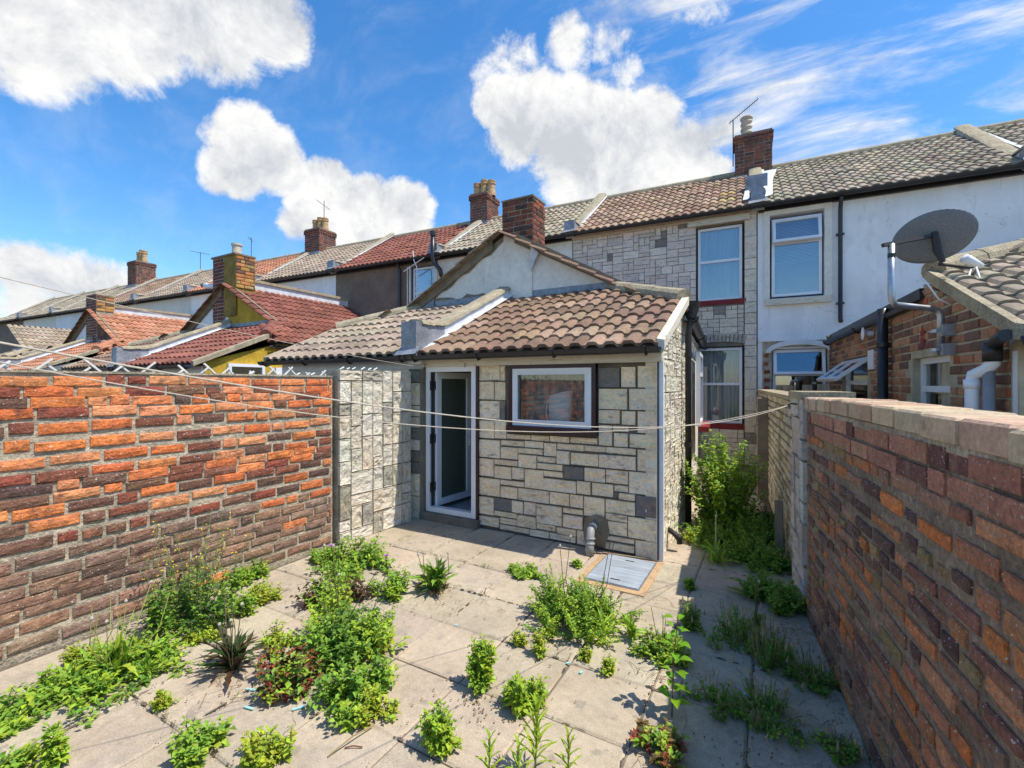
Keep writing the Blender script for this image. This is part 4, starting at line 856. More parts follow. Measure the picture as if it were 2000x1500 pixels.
# ================================================================== terrace houses
def house(k, label, wall, tcol, holes=(), tiles=0, mat_front='front_wall', seed=0, gmat='black_plastic', ptile=TW):
    x0 = .26+3.8*k; x1 = x0+3.8; rg = random.Random(50+seed)
    T = Thing('terraced_house', label, 'house', (x0+1.9, 10.2, 0), T_FR)
    part(T, mat_front, wall_panel(x0+.002, x1-.002, -.05, 5.08, 10.2, 10.42, holes), wall)
    part(T, 'back_wall', MB().box(x0+.002, x1-.002, 15.0, 15.2, -.05, 5.08), 'cream_render')
    part(T, 'party_wall', MB().box(x0+.002, x0+.1, 10.42, 15.0, -.05, 5.08).box(x1-.1, x1-.002, 10.42, 15.0, -.05, 5.08), 'room')
    part(T, 'floor', MB().box(x0+.1, x1-.1, 10.42, 15.0, -.04, .1).box(x0+.1, x1-.1, 10.42, 15.0, 2.5, 2.62), 'room_floor')
    rf = part(T, 'roof', MB().add([(x0, 10.02, 5.02), (x1, 10.02, 5.02), (x1, 12.7, 6.75), (x0, 12.7, 6.75), (x0, 15.4, 5.02), (x1, 15.4, 5.02)], [(0, 1, 2, 3), (3, 2, 5, 4), (0, 3, 4), (1, 5, 2), (0, 4, 5, 1)]), 'roof_felt')
    emit(T, 'roof_tile', roof_tiles(rg, x0+.08, x1-.08, 9.98, 5.02, 12.7, 6.76, tcol if callable(tcol) else pal(tcol, .16), tw=ptile), 'tile', rf, None, tiles)
    mb = MB(); nseg = 10
    for i in range(nseg): mb.tube([(x0+3.8*i/nseg, 12.7, 6.76), (x0+3.8*(i+1)/nseg, 12.7, 6.765)], [.10, .094], 10)
    part(T, 'ridge', mb, 'coping', rf)
    part(T, 'eaves_board', MB().box(x0+.01, x1-.01, 10.14, 10.197, 4.93, 5.06), 'old_paint' if k in (-1,) else 'black_plastic')
    gutter(T, x0, x1, 9.98, 5.02, r=.06, mat=gmat, brk=3.0)
    parapet(T, x0, 10.08, 5.10, 12.7, 6.80, w=.22, h0=.20, h1=.10)
    return T, rf, x0, x1
W1 = (-.86, .02, 3.29, 4.80); WG = (-.86, .02, .80, 2.36)
def c_mainroof(x, r, rg):
    if -.45 < x < -.1 and r < 7 and rg.random() < .35: return jit(rg, (.44, .32, .12), .15)
    return jit(rg, rg.choice(C_MAINBR), .16)
A, Arf, ax0, ax1 = house(-1, 'stone clad terraced house with two net curtained windows and brown tiled roof', 'mortar_dark', c_mainroof, [W1, WG], 300, seed=1)
blk = lambda x, z: (W1[0]-.02 < x < W1[1]+.02 and W1[2]-.12 < z < 4.99) or (WG[0]-.02 < x < WG[1]+.02 and WG[2]-.1 < z < WG[3]+.22)
def c_far(x, z, rg):
    if rg.random() < .03: return jit(rg, (.26, .235, .20), .1)
    return jit(rg, rg.choice([(.72, .62, .52), (.66, .58, .49), (.76, .66, .55)]), .07)
def c_quoin(x, z, rg): return jit(rg, (.32, .29, .24) if rg.random() < .06 else (.72, .64, .50), .07)
rg = random.Random(90)
q = ashlar(rg, lines(ax0+.02, -.86, .115), lines(0., 4.93, .083), [(3, 2), (2, 2), (2, 1), (3, 1), (2, 2), (1, 2), (3, 2), (2, 1)], c_far, blk, y=10.2, depth=.04, protos=P_STONE)
q += ashlar(rg, [.03, .245], lines(0., 4.93, .21), [(1, 1), (1, 1), (1, 2), (1, 1)], c_quoin, None, y=10.2, depth=.05)
q += ashlar(rg, lines(-.86, .02, .11), lines(2.58, 3.17, .0845), [(2, 1), (2, 2), (3, 2), (1, 1)], c_quoin, None, y=10.2, depth=.04)
q += ashlar(rg, lines(-.86, .02, .11), lines(0, .70, .0845), [(2, 1), (2, 2), (3, 2), (1, 1)], c_quoin, None, y=10.2, depth=.04)
emit(A, 'stone_block', q, 'stone_far', None, None, 300, keep=lambda p: p.z > 2.3 or p.x > -1.6)
# voussoirs over the ground floor window
for i in range(13):
    x = -.88+.94*(i+.5)/13; z = 2.40+.05*(1-((x+.42)/.47)**2)
    o = bpy.data.objects.new('arch_brick', rg.choice(P_STONE)['me']['stone_far']); col.objects.link(o); o.parent = A.o
    o.matrix_basis = Matrix.Translation(-A.loc) @ PM(x, 10.165, z+.085, .06, .06, .165, 0, (x+.42)*.22); o.color = (*jit(rg, (.50, .45, .36), .1), 1)
part(A, 'lintel', MB().box(-1.02, .12, 10.12, 10.197, 4.83, 4.955), 'old_paint')
window(A, W1[0]+.03, W1[1]-.03, W1[2]+.01, W1[3]-.01, 10.26, rail=4.10, glass='glass_blue', sill=(.07, .08, .10), sillmat='red_sill', t=.05)
window(A, WG[0]+.03, WG[1]-.03, WG[2]+.01, WG[3]-.03, 10.26, rail=1.60, glass='glass', sill=(.07, .08, .12), sillmat='red_sill', t=.05)
for z0, z1, lb in ((W1[2], W1[3], 'white net curtain in the upper window of the stone clad house'), (WG[2], WG[3], 'white net curtain in the lower window of the stone clad house')):
    single('net_curtain', lb, 'curtain', (-.42, 10.36, z0), curtain_mesh(-.82, -.02, z0, z1, 10.37, .02, 12, 90), 'net', fr=T_FR, group='net curtains in the stone clad house')
part(A, 'lichen', MB().box(0, .01, 0, .01, 0, .01), 'cement') if False else None
# white house
W0 = (.47, 1.345, 3.24, 4.84); G0 = (.50, 1.40, 1.0, 2.30)
B_, Brf, bx0, bx1 = house(0, 'white rendered terraced house with opened top window and brown-grey tiled roof', 'white_render', C_GREY, [W0, G0], 300, seed=2)
window(B_, W0[0]+.03, W0[1]-.03, W0[2]+.04, W0[3]-.07, 10.215, rail=4.29, sash=15, glass='glass_blue', t=.05)
part(B_, 'window_surround', MB().box(W0[0]-.10, W0[0]-.002, 10.155, 10.197, W0[2]-.02, W0[3]+.10).box(W0[1]+.002, W0[1]+.12, 10.155, 10.197, W0[2]-.02, W0[3]+.10).box(W0[0], W0[1], 10.155, 10.197, W0[3]+.002, W0[3]+.10), 'cream_render')
part(B_, 'window_sill', MB().box(W0[0]-.08, W0[1]+.10, 10.11, 10.2, W0[2]-.13, W0[2]-.02), 'old_paint')
part(B_, 'render_band', MB().box(bx0+.01, bx1-.01, 10.16, 10.197, 2.42, 2.50), 'white_render')
hb = lambda a, b, c, d: a < G0[1]+.02 and b > G0[0]-.02 and c < G0[3]+.12 and d > G0[2]
emit(B_, 'brick', brick_rows(random.Random(8), bx0+.1, bx0+1.7, 0, 2.42, .079, .225, c_redbrick, depth=.03, y=10.172, hole=hb), 'brick_clean', None, None, 150, keep=lambda p: p.z > 1.3)
part(B_, 'brick_backing', wall_panel(bx0+.08, bx0+1.8, 0, 2.42, 10.186, 10.199, [G0]), 'mortar')
window(B_, G0[0]+.02, G0[1]-.02, G0[2], G0[3]-.03, 10.27, rail=1.78, sash=14, glass='glass_blue', t=.05)
mb = MB()
for i in range(10):
    a0, a1 = math.pi*(1-i/10), math.pi*(1-(i+1)/10); cx = .95
    pts = [(cx+.47*math.cos(a), 2.20+.14*math.sin(a)) for a in (a0, a1)]+[(cx+.56*math.cos(a), 2.20+.24*math.sin(a)) for a in (a1, a0)]
    mb.prism(pts, 10.13, 10.18)
part(B_, 'arched_lintel', mb, 'white_wood')
part(B_, 'lintel_infill', MB().box(G0[0]+.01, G0[1]-.01, 10.19, 10.25, G0[3]-.03, 2.40), 'white_wood')
for z0, z1, lb in ((W0[2], W0[3], 'closed slatted blind in the upper window of the white house'),):
    mb = MB()
    for i in range(58):
        z = 3.26+i*.027; mb.add([(.5, 10.36, z), (1.32, 10.36, z), (1.32, 10.375, z+.022), (.5, 10.375, z+.022)], [(0, 1, 2, 3)])
    single('window_blind', lb, 'blind', (.9, 10.36, z0), mb, 'blind', fr=T_FR)
dpw = Thing('downpipe', 'long black downpipe on the white house wall beside its upper window', 'downpipe', (1.58, 10.13, 2.7), T_FR)
part(dpw, 'pipe', MB().tube([(1.58, 9.99, 4.96), (1.58, 10.08, 4.86), (1.58, 10.12, 4.75), (1.58, 10.12, 2.80), (1.58, 10.08, 2.72)], .035, 12), 'black_plastic', smooth=True)
for z in (3.05, 4.3): part(dpw, 'bracket', MB().box(1.52, 1.64, 10.10, 10.19, z, z+.03), 'black_plastic')
C_, *_ = house(1, 'white rendered house beyond the roof parapet at the right edge', 'white_render', C_GREY, [], 60, seed=3)
D_, Drf, dx0, dx1 = house(-2, 'cream rendered house with dark grey tiles mostly hidden behind the white gable', 'cream_render', C_GREY, [], 260, seed=4)
W3 = (-8.24, -7.44, 3.5, 4.83)
E_, Erf, ex0, ex1 = house(-3, 'brown rendered house with red tiled roof and one white window', 'brown_render', C_RED, [W3], 200, seed=5)
window(E_, W3[0]+.03, W3[1]-.02, W3[2], W3[3]-.02, 10.25, rail=4.12, glass='glass_blue')
part(E_, 'window_surround', MB().box(W3[0]-.12, W3[0], 10.16, 10.197, W3[2], W3[3]+.02).box(W3[1], W3[1]+.1, 10.16, 10.197, W3[2], W3[3]+.02), 'cream_render')
single('blind', 'pale closed blind behind the window of the brown rendered house', 'blind', (-7.8, 10.36, 3.5), MB().box(W3[0], W3[1], 10.37, 10.38, W3[2], W3[3]), 'blind', fr=T_FR)
d5 = Thing('downpipe', 'black downpipe on the brown rendered house', 'downpipe', (-8.59, 10.12, 1), T_FR)
part(d5, 'pipe', MB().tube([(-8.59, 10.02, 4.96), (-8.59, 10.12, 4.82), (-8.59, 10.12, .2)], .04, 10), 'black_plastic')
part(d5, 'thin_pipe', MB().tube([(-8.30, 10.15, 4.8), (-8.30, 10.15, .2)], .012, 6), 'black_plastic')
vp = Thing('vent_pipe', 'thick black soil vent pipe rising through the gutter above the brown house', 'vent pipe', (-7.30, 10.0, 4.2), T_FR)
part(vp, 'pipe', MB().tube([(-7.05, 10.02, 4.3), (-7.12, 10.0, 4.6), (-7.28, 9.95, 4.8), (-7.30, 9.92, 4.95), (-7.30, 9.92, 5.55)], .06, 12), 'black_plastic', smooth=True)
part(vp, 'cowl', MB().tube([(-7.30, 9.92, 5.5), (-7.30, 9.92, 5.62)], .075, 12), 'black_plastic')
house(-4, 'white rendered house with pale grey tiles below the chimney with a small aerial', 'white_render', C_TAN, [], 150, seed=6)
house(-5, 'terraced house with reddish roof between two low parapets, fourth beyond the white gable', 'white_render', C_TERRA, [], 60, seed=7)
house(-6, 'grey walled terraced house with pale brown roof behind the mustard yellow chimney', 'cream_render', C_TAN, [], 60, seed=8)
house(-7, 'terraced house with brown roof carrying the chimney with orange pots', 'cream_render', C_MAINBR, [], 40, seed=9)
house(-8, 'far pale terraced house left of the chimney with orange pots', 'white_render', C_GREY, [], 30, seed=10)
house(-9, 'second last terraced house at the far left of the row', 'cream_render', C_GREY, [], 20, seed=11)
house(-10, 'last terraced house visible at the far left of the row', 'brown_render', C_GREY, [], 20, seed=12)
# chimneys (things of their own only where they stand on a party wall shared by two houses)
def stack(xt, label, w, d, z1, pots, seed, pot='pot', S=None, yt=12.7, brickc=None, ph=.48, side_render=None):
    T = Thing('chimney_stack', label, 'chimney', (xt, yt, 5.9), T_FR)
    chimney(T, xt, yt, w, d, 5.9, z1, pots, random.Random(seed), brickc or c_redbrick, mat='brick_clean', potmat=pot, pot_h=ph, limit=140)
    part(T, 'lead_flashing', MB().box(xt-w/2-.04, xt+w/2+.04, yt-d/2-.04, yt+d/2+.04, 6.0, 6.62), 'flash_white' if seed == 1 else 'lead')
    return T
CS = lambda x, z, rg: jit(rg, rg.choice([(.25, .09, .06), (.15, .075, .06), (.12, .065, .055), (.20, .085, .06)]), .12)
c1 = stack(.22, 'red brick chimney with one spiral pale pot above the stone clad house', .80, .5, 7.6, 0, 1, brickc=CS)
part(c1, 'lead_box', MB().box(.06, .46, 10.9, 11.25, 5.55, 5.98), 'lead')
part(c1, 'white_flashing', MB().add([(.00, 10.20, 5.24), (.12, 10.20, 5.24), (.12, 10.9, 5.68), (.04, 10.9, 5.68)], [(0, 1, 2, 3)]).add([(.38, 10.10, 5.20), (.52, 10.25, 5.28), (.58, 11.4, 6.02), (.70, 12.2, 6.55), (.40, 12.2, 6.55)], [(0, 1, 2, 3, 4)]), 'flash_white')
mb = MB(); vs = []; fs = []; ns, nh = 16, 40
for j in range(nh+1):
    z = 7.62+.46*j/nh
    for k in range(ns):
        a = 2*math.pi*k/ns; r = .118+.016*math.sin(a*1-j/nh*22)
        if j > nh-4: r = .14
        vs.append((.08+r*math.cos(a), 12.6+r*math.sin(a), z))
fs = [(j*ns+k, j*ns+(k+1) % ns, (j+1)*ns+(k+1) % ns, (j+1)*ns+k) for j in range(nh) for k in range(ns)]+[tuple(nh*ns+k for k in range(ns))]
part(c1, 'chimney_pot', MB().add(vs, fs), 'pot_white', smooth=True)
stack(-7.34, 'dark red brick chimney with three buff pots behind the white gable', .62, .75, 7.5, 3, 2, ph=.5, brickc=CS)
stack(-14.7, 'brick chimney with three buff pots and an aerial, above the white and brown houses', .8, .8, 7.5, 3, 3, ph=.5, brickc=CS)
stack(-27.7, 'far brick chimney with cream rendered side and orange pots', .8, .9, 7.8, 3, 4, ph=.62, brickc=CS)
def farpots(xt, yt, z, n, label):
    T = Thing('chimney_stack', label, 'chimney', (xt, yt, z-.5), T_FR)
    part(T, 'chimney', MB().box(xt-.4, xt+.4, yt-.3, yt+.3, z-2.0, z), 'mortar')
    part(T, 'chimney_cap', MB().box(xt-.44, xt+.44, yt-.34, yt+.34, z+.001, z+.05), 'cement')
    for i in range(n): part(T, 'chimney_pot', MB().lathe([(.13, z+.05), (.11, z+.3), (.13, z+.32), (.11, z+.45), (.14, z+.52), (.14, z+.6), (.1, z+.6), (0, z+.5)], xt+(i-(n-1)/2)*.27, yt, 12), 'pot')
farpots(-12.9, 14.6, 6.85, 3, 'cluster of three pots peeping over the ridge right of the aerial chimney')
farpots(-22.1, 14.8, 6.9, 3, 'small cluster of three dark orange pots over the far ridge')
farpots(-19.2, 14.8, 7.1, 2, 'two pale pots peeping over the ridge just right of the mustard chimney')

# aerials
def aerial(label, pts, boom, els, fr=T_FR, r=.012):
    T = Thing('tv_aerial', label, 'aerial', pts[0], fr)
    part(T, 'mast', MB().tube(pts, r, 6), 'dark_steel'); a, b = Vector(boom[0]), Vector(boom[1])
    part(T, 'boom', MB().tube([a, b], r*.8, 6), 'galv' if r < .011 else 'dark_steel')
    mb = MB(); d = (b-a).normalized(); n = d.cross(Vector((0, 0, 1))).normalized()
    for i in range(els):
        p = a+(b-a)*(i+.5)/els; mb.tube([p-n*.13, p+n*.13], .004, 4)
    part(T, 'element', mb, 'galv', kind='stuff'); return T
aerial('tall tv aerial with long slanting boom beside the spiral pot chimney', [(-.21, 12.45, 6.9), (-.21, 12.45, 8.02)], [(-.30, 12.45, 7.97), (.33, 12.45, 8.40)], 12)
aerial('small aerial above the chimney with three pots over the white and brown houses', [(-14.5, 12.7, 7.5), (-14.5, 12.7, 8.7)], [(-14.8, 12.6, 8.75), (-14.3, 12.8, 8.35)], 6)
aerial('aerial with wide array on the far roof between two clusters of pots', [(-22.6, 12.7, 6.7), (-22.6, 12.7, 7.75)], [(-23.2, 12.6, 7.85), (-22.1, 12.8, 7.6)], 9)
aerial('thin aerial pole just right of the mustard yellow chimney', [(-18.9, 12.7, 6.7), (-18.9, 12.7, 7.9)], [(-19.1, 12.7, 7.95), (-18.8, 12.7, 7.7)], 5)
ta = Thing('tv_aerial', 'bent white aerial mast leaning beside the brown house window', 'aerial', (-7.9, 9.9, 3.6), T_FR)
part(ta, 'mast', MB().tube([(-7.85, 9.95, 3.6), (-7.85, 9.95, 4.75), (-7.95, 9.95, 4.95), (-7.98, 9.95, 5.2)], .014, 6), 'upvc')
part(ta, 'boom', MB().tube([(-8.3, 9.95, 4.68), (-7.6, 9.95, 4.98)], .014, 6), 'upvc')
part(ta, 'element', (lambda m: [m.tube([(-7.97, 9.95, 3.8+i*.09), (-7.73, 9.9, 3.84+i*.09)], .005, 4) for i in range(9)] and m)(MB()), 'upvc', kind='stuff')

# ================================================================== right garden wall
RW0 = Vector((.665-.125*3.70, 3.70, 0))
ang = math.degrees(math.atan2(-.9923, .1240))
def c_right(x, z, rg):
    if z > 1.30:
        return jit(rg, rg.choice([(.50, .24, .15), (.44, .20, .13), (.20, .09, .075), (.46, .21, .13)]), .1)
    r = rg.random(); p = .38 if z > .5 else .2
    if r < p: return jit(rg, rg.choice([(.60, .22, .08), (.55, .24, .11), (.62, .20, .06), (.48, .20, .10)]), .14)
    if r < p+.07: return jit(rg, (.34, .235, .10), .12)
    return jit(rg, rg.choice([(.28, .13, .085), (.34, .16, .095), (.19, .10, .075), (.38, .21, .13), (.26, .15, .10), (.14, .08, .065)]), .15)
RWF = FR(RW0.x, RW0.y, ang)
rw = Thing('garden_wall', 'rough brick garden wall of mixed dark and red bricks with clean coping bricks, on the right', 'wall', (2, 0, 0), RWF)
RLN = 5.4
part(rw, 'wall_core', MB().box(-.04, RLN, .008, .215, -.05, 1.40), 'mortar_brown')
rg = random.Random(61)
q = brick_rows(rg, .0, RLN, .02, 1.26, .0795, .232, c_right, joint=.024, depth=.045, header=.45, wob=2.4)
q += brick_rows(rg, .0, RLN, 1.265, 1.42, .0775, .228, c_right, joint=.010, depth=.04, header=.25, protos=P_FLAT)
q = [(p, m @ Matrix.Translation((0, -rg.uniform(-.08, .12), 0)), c) for p, m, c in q]
emit(rw, 'brick', q, 'brick_dusty', None, None, 296, keep=lambda p: True)
x = .0; cr_ = random.Random(7)
while x < RLN:     # coping course, bricks laid flat across the wall
    l = .228 if x > 1.0 else .11
    h = 1.43+.085; dz = .012*math.sin(x*1.7)
    c = jit(cr_, cr_.choice([(.54, .41, .25), (.58, .43, .27), (.52, .34, .22), (.50, .39, .25)]), .08)
    mb = MB(); a, b = x+.004, x+l-.005; j = lambda: cr_.uniform(-.004, .004)
    y0, y1, z0, z1 = -.012+j(), .225+j(), 1.432+dz, 1.508+dz+j()
    mb.add([(a, y0, z0), (b, y0, z0), (b, y1, z0), (a, y1, z0), (a, y0, z1-.008), (b, y0, z1-.008), (b, y1, z1-.008), (a, y1, z1-.008), (a+.008, y0+.008, z1), (b-.008, y0+.008, z1), (b-.008, y1-.008, z1), (a+.008, y1-.008, z1)],
           [(0,3,2,1),(0,1,5,4),(1,2,6,5),(2,3,7,6),(3,0,4,7),(4,5,9,8),(5,6,10,9),(6,7,11,10),(7,4,8,11),(8,9,10,11)])
    part(rw, 'coping_brick', mb, 'brick_clean', color=c)
    x += l
part(rw, 'top_bedding', MB().box(0, RLN, .0, .214, 1.401, 1.435), 'mortar')
part(rw, 'top_mortar', MB().box(0, RLN, .006, .205, 1.436, 1.498), 'mortar_pale')

# stone clad pier, then the limewashed wall back to the houses
pw = Thing('wall_pier', 'crumbling pale stone cladding on the pier where the washing lines are hooked', 'pier', (.15, 4.0, 0))
PSm = FR(.165, 4.36, -84.5)
part(pw, 'wall_core', MB().box(-.03, .60, .02, .24, -.05, 1.49), 'mortar_dark', None, PSm)
rg = random.Random(17)
emit(pw, 'stone_block', ashlar(rg, [0, .2, .40, .57], lines(.03, 1.50, .15), [(2, 1), (1, 1), (2, 2), (3, 1), (1, 2)], lambda x, z, r: jit(r, r.choice([(.55, .47, .40), (.50, .44, .38), (.58, .52, .44)]), .1), depth=.075, gap=.02), 'stone', None, PSm)
part(pw, 'coping_stone', MB().box(-.04, .60, -.05, .26, 1.492, 1.545), 'coping', None, PSm)
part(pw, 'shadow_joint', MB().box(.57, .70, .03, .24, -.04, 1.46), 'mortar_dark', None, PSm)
hook = part(pw, 'line_hook', MB().tube([(.36, -.03, 1.45), (.36, -.08, 1.455), (.365, -.10, 1.445), (.36, -.085, 1.43)], .006, 8), 'dark_steel', None, PSm)
fw = Thing('garden_wall', 'low limewashed brick wall running back along the passage to the houses', 'wall', (0, 7, 0))
FS = FR(-.255, 10.12, math.degrees(math.atan2(4.30-10.12, .16+.255)))
FL_ = math.hypot(4.30-10.12, .16+.255)
part(fw, 'wall_core', MB().box(0, FL_, .012, .22, -.05, 1.45), 'mortar_dark', None, FS)
cw = lambda x, z, rg: jit(rg, rg.choice([(.56, .49, .35), (.50, .43, .30), (.60, .54, .41), (.36, .29, .2)]), .1)
q = brick_rows(random.Random(71), 0, FL_, 0, 1.46, .08, .225, cw, joint=.018, depth=.04, header=.2, wob=.8)
emit(fw, 'brick', q, 'white_brick', None, FS, 290)
part(fw, 'buttress', MB().box(2.55, 2.85, -.13, .01, -.05, 1.40), 'mortar_dark', None, FS)
emit(fw, 'brick', brick_rows(random.Random(72), 2.55, 2.85, 0, 1.4, .08, .225, lambda x, z, rg: jit(rg, rg.choice([(.25, .16, .10), (.45, .38, .28)]), .1), depth=.03, y=-.13), 'white_brick', None, FS)
part(fw, 'coping', MB().box(0, FL_, -.02, .24, 1.461, 1.50), 'coping', None, FS)

fp = Thing('timber_post', 'short grey timber post standing against the limewashed wall among weeds', 'post', (.05, 4.87, 0))
part(fp, 'post', MB().box(.015, .085, 4.84, 4.90, -.02, .53), 'timber')
pf = Thing('picket_fence', 'low weathered timber fence showing just above the limewashed wall', 'fence', (.6, 7, 0))
for i, (yy, xx) in enumerate(((8.6, .10), (7.3, .20), (6.0, .33), (5.1, .41))): part(pf, 'fence_post', MB().box(xx-.045, xx+.045, yy, yy+.07, -.05, 1.57+.01*i), 'timber')
part(pf, 'rail', MB().tube([(.09, 9.2, 1.47), (.46, 5.0, 1.50)], .022, 4), 'timber')
part(pf, 'rail', MB().tube([(.09, 9.2, .5), (.46, 5.0, .5)], .022, 4), 'timber')

# trellis on the neighbour's side of the left wall
tr = Thing('trellis', 'greyed expanding trellis showing just above the left brick wall', 'trellis', (-4.06, 1.7, 0))
for i in range(22):
    y = -.8+i*.19
    for sgn in (-1, 1):
        a = (y, 1.20) if sgn > 0 else (y+.60, 1.20); b = (y+.60, 1.74+.03*math.sin(i*2.1)) if sgn > 0 else (y, 1.74+.03*math.cos(i*1.7))
        part(tr, 'slat', MB().tube([(-4.06+sgn*.008, a[0], a[1]), (-4.06+sgn*.008, b[0], b[1])], .009, 4), 'lattice')
for yy in (-.9, 1.1, 3.1): part(tr, 'post', MB().box(-4.11, -4.075, yy, yy+.03, -.05, 1.68), 'timber')
ORD = ['nearest', 'second', 'third', 'fourth', 'fifth', 'sixth']
for i, (y, l) in enumerate(((3.70, .06), (3.62, .05), (3.52, .06), (3.4, .05), (3.33, .04), (3.25, .05), (2.9, .05), (2.75, .04), (2.55, .04), (2.3, .05))):
    z = 1.75 if y > 3.15 else 1.682
    single('clothes_peg', ('white peg on top of the stone clad stub, %s from its right end' % ORD[i]) if y > 3.15 else 'white peg on top of the brick wall, %s to the left of the stone stub' % ORD[i-6] , 'peg', (-3.86, y, z), MB().tube([(-3.86, y, z+.006), (-3.85, y+l*.7, z+l*.5)], .006, 6), 'upvc', group='white pegs on top of the left wall')

# washing lines
def cat(a, b, sag, n=28):
    a, b = Vector(a), Vector(b); return [a+(b-a)*t-Vector((0, 0, sag*4*t*(1-t))) for t in [i/n for i in range(n+1)]]
HK = (.10, 4.0, 1.44)
single('washing_line', 'upper of the two pale washing lines crossing to the hook on the pier', 'washing line', HK, MB().tube(cat(HK, (-1.40, -.30, 1.82), .21), .0022, 6), 'rope')
single('washing_line', 'lower of the two pale washing lines crossing to the hook on the pier', 'washing line', HK, MB().tube(cat(HK, (-2.60, -.30, 1.94), .31), .0022, 6), 'rope')
single('washing_line', 'single washing line rising from the outhouse fascia to the upper left', 'washing line', (-3.52, 4.2, 1.79), MB().tube(cat((-3.55, 4.2, 1.79), (-2.6, -.3, 2.15), .05), .0022, 6), 'rope')
single('washing_line', 'knotted end of washing line hanging at the pier hook', 'washing line', HK, MB().tube([(.10, 4.0, 1.44), (.09, 3.99, 1.40), (.105, 3.97, 1.35), (.09, 3.96, 1.30)], .004, 6), 'rope')

# ================================================================== weeds
def Gp(u, v):
    d = CAM_H*900/(v-750); r = (u-1000)/900; c, s = math.cos(R(YAW)), math.sin(R(YAW)); return (r*c-s)*d, (r*s+c)*d, d
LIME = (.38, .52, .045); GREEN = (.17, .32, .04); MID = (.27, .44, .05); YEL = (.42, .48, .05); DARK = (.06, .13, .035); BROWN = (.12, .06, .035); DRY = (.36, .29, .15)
def leaf(mb, p, d, up, l, w, c, curl=.2, seg=1):
    d = d.normalized(); s = d.cross(up); s = s.normalized() if s.length > 1e-4 else Vector((1, 0, 0)); nrm = s.cross(d)
    if seg == 1:
        m = p+d*l*.45+nrm*l*curl*.3
        mb.add([p, m+s*w*.5+nrm*w*.18, p+d*l-nrm*l*curl*.25, m-s*w*.5+nrm*w*.18, m], [(0, 4, 1), (0, 3, 4), (4, 2, 1), (4, 3, 2)], c)
    else:
        prev = None; n = seg
        for i in range(n+1):
            t = i/n; q = p+d*l*t+nrm*l*curl*(t-t*t*1.3); ww = w*(math.sin(math.pi*min(1, t*.9+.08))**.7)*.5*(1 if i % 2 else .5)
            if i == n: ww = .001
            cur = (q-s*ww+nrm*ww*.4, q, q+s*ww+nrm*ww*.4)
            if prev: mb.add([prev[0], prev[1], prev[2], cur[2], cur[1], cur[0]], [(0, 1, 4, 5), (1, 2, 3, 4)], c)
            prev = cur
def vcol(rg, c, a=.25):
    k = 1+rg.uniform(-a, a); return (c[0]*k*(1+rg.uniform(-.15, .15)), c[1]*k, c[2]*k*(1+rg.uniform(-.3, .3)))
def bushy(T, rg, x, y, r, h, n, c, ls=.03, lean=.5, mix=None, dens=1., stemc=(.14, .19, .05)):
    fo, st = MB(), MB(); lob = [rg.uniform(.65, 1.2) for _ in range(7)]; n = int(n*1.25); x_, y_, r_, h_ = x, y, r, h
    nc = 1 if r_ < .11 else int(3+r_*22); cs = [(0., 0., 1.)]
    if nc > 1:
        cs = []
        for q in range(nc):
            a = q*2.4+rg.uniform(-.5, .5); d0 = r_*.72*math.sqrt((q+.3)/nc); cs.append((d0*math.cos(a), d0*math.sin(a), rg.uniform(.55, 1.1)*(1-.35*d0/r_)))
        n = int(n*1.25)
    for i in range(n):
        if nc > 1: cxx, cyy, ch = cs[i % nc]; x, y, r, h = x_+cxx, y_+cyy, r_*.52, h_*ch*.9
        a = rg.uniform(0, 6.283); q = math.sqrt(rg.random())*lob[int(a/6.284*7)]; rr = r*q
        hh = max(.02, h*rg.uniform(.5, 1.08)*math.sqrt(max(.08, 1-min(1, q)**2*.92)))
        b = Vector((x+rr*.35*math.cos(a), y+rr*.35*math.sin(a), 0)); tip = Vector((x+rr*1.05*math.cos(a)+rg.uniform(-1, 1)*r*.12, y+rr*1.05*math.sin(a)+rg.uniform(-1, 1)*r*.12, hh))
        mid = (b+tip)/2+Vector((rg.uniform(-1, 1)*r*.12, rg.uniform(-1, 1)*r*.12, hh*.16))
        st.tube([b, mid, tip], [.0026, .0018, .001], 3, False, stemc)
        L_ = (mid-b).length+(tip-mid).length; nl = max(4, int(L_/ls*1.7*dens)); cc = mix[i % len(mix)] if mix else c
        for k in range(nl):
            t = .10+.90*(k+rg.random()*.7)/nl; p = (b*(1-t)**2+mid*2*t*(1-t)+tip*t*t)+Vector((math.sin(k*1.3+i), math.cos(k*1.1+i*2), 0))*ls*.25; az = k*2.4+rg.uniform(-.6, .6)
            for sgn in (0, math.pi):
                az += rg.uniform(-.9, .9); d = Vector((math.cos(az+sgn), math.sin(az+sgn), rg.uniform(-.55, .9))); l = ls*rg.uniform(.55, 1.6)*(1.3-.55*t)
                leaf(fo, p+Vector((rg.uniform(-1, 1), rg.uniform(-1, 1), rg.uniform(-1, 1)))*ls*.35, d, Vector((rg.uniform(-.3, .3), rg.uniform(-.3, .3), 1)), l, l*rg.uniform(.5, .78), vcol(rg, cc), rg.uniform(0, .5))
    part(T, 'foliage', fo, 'leaf', kind='stuff'); part(T, 'stem', st, 'stem', kind='stuff')
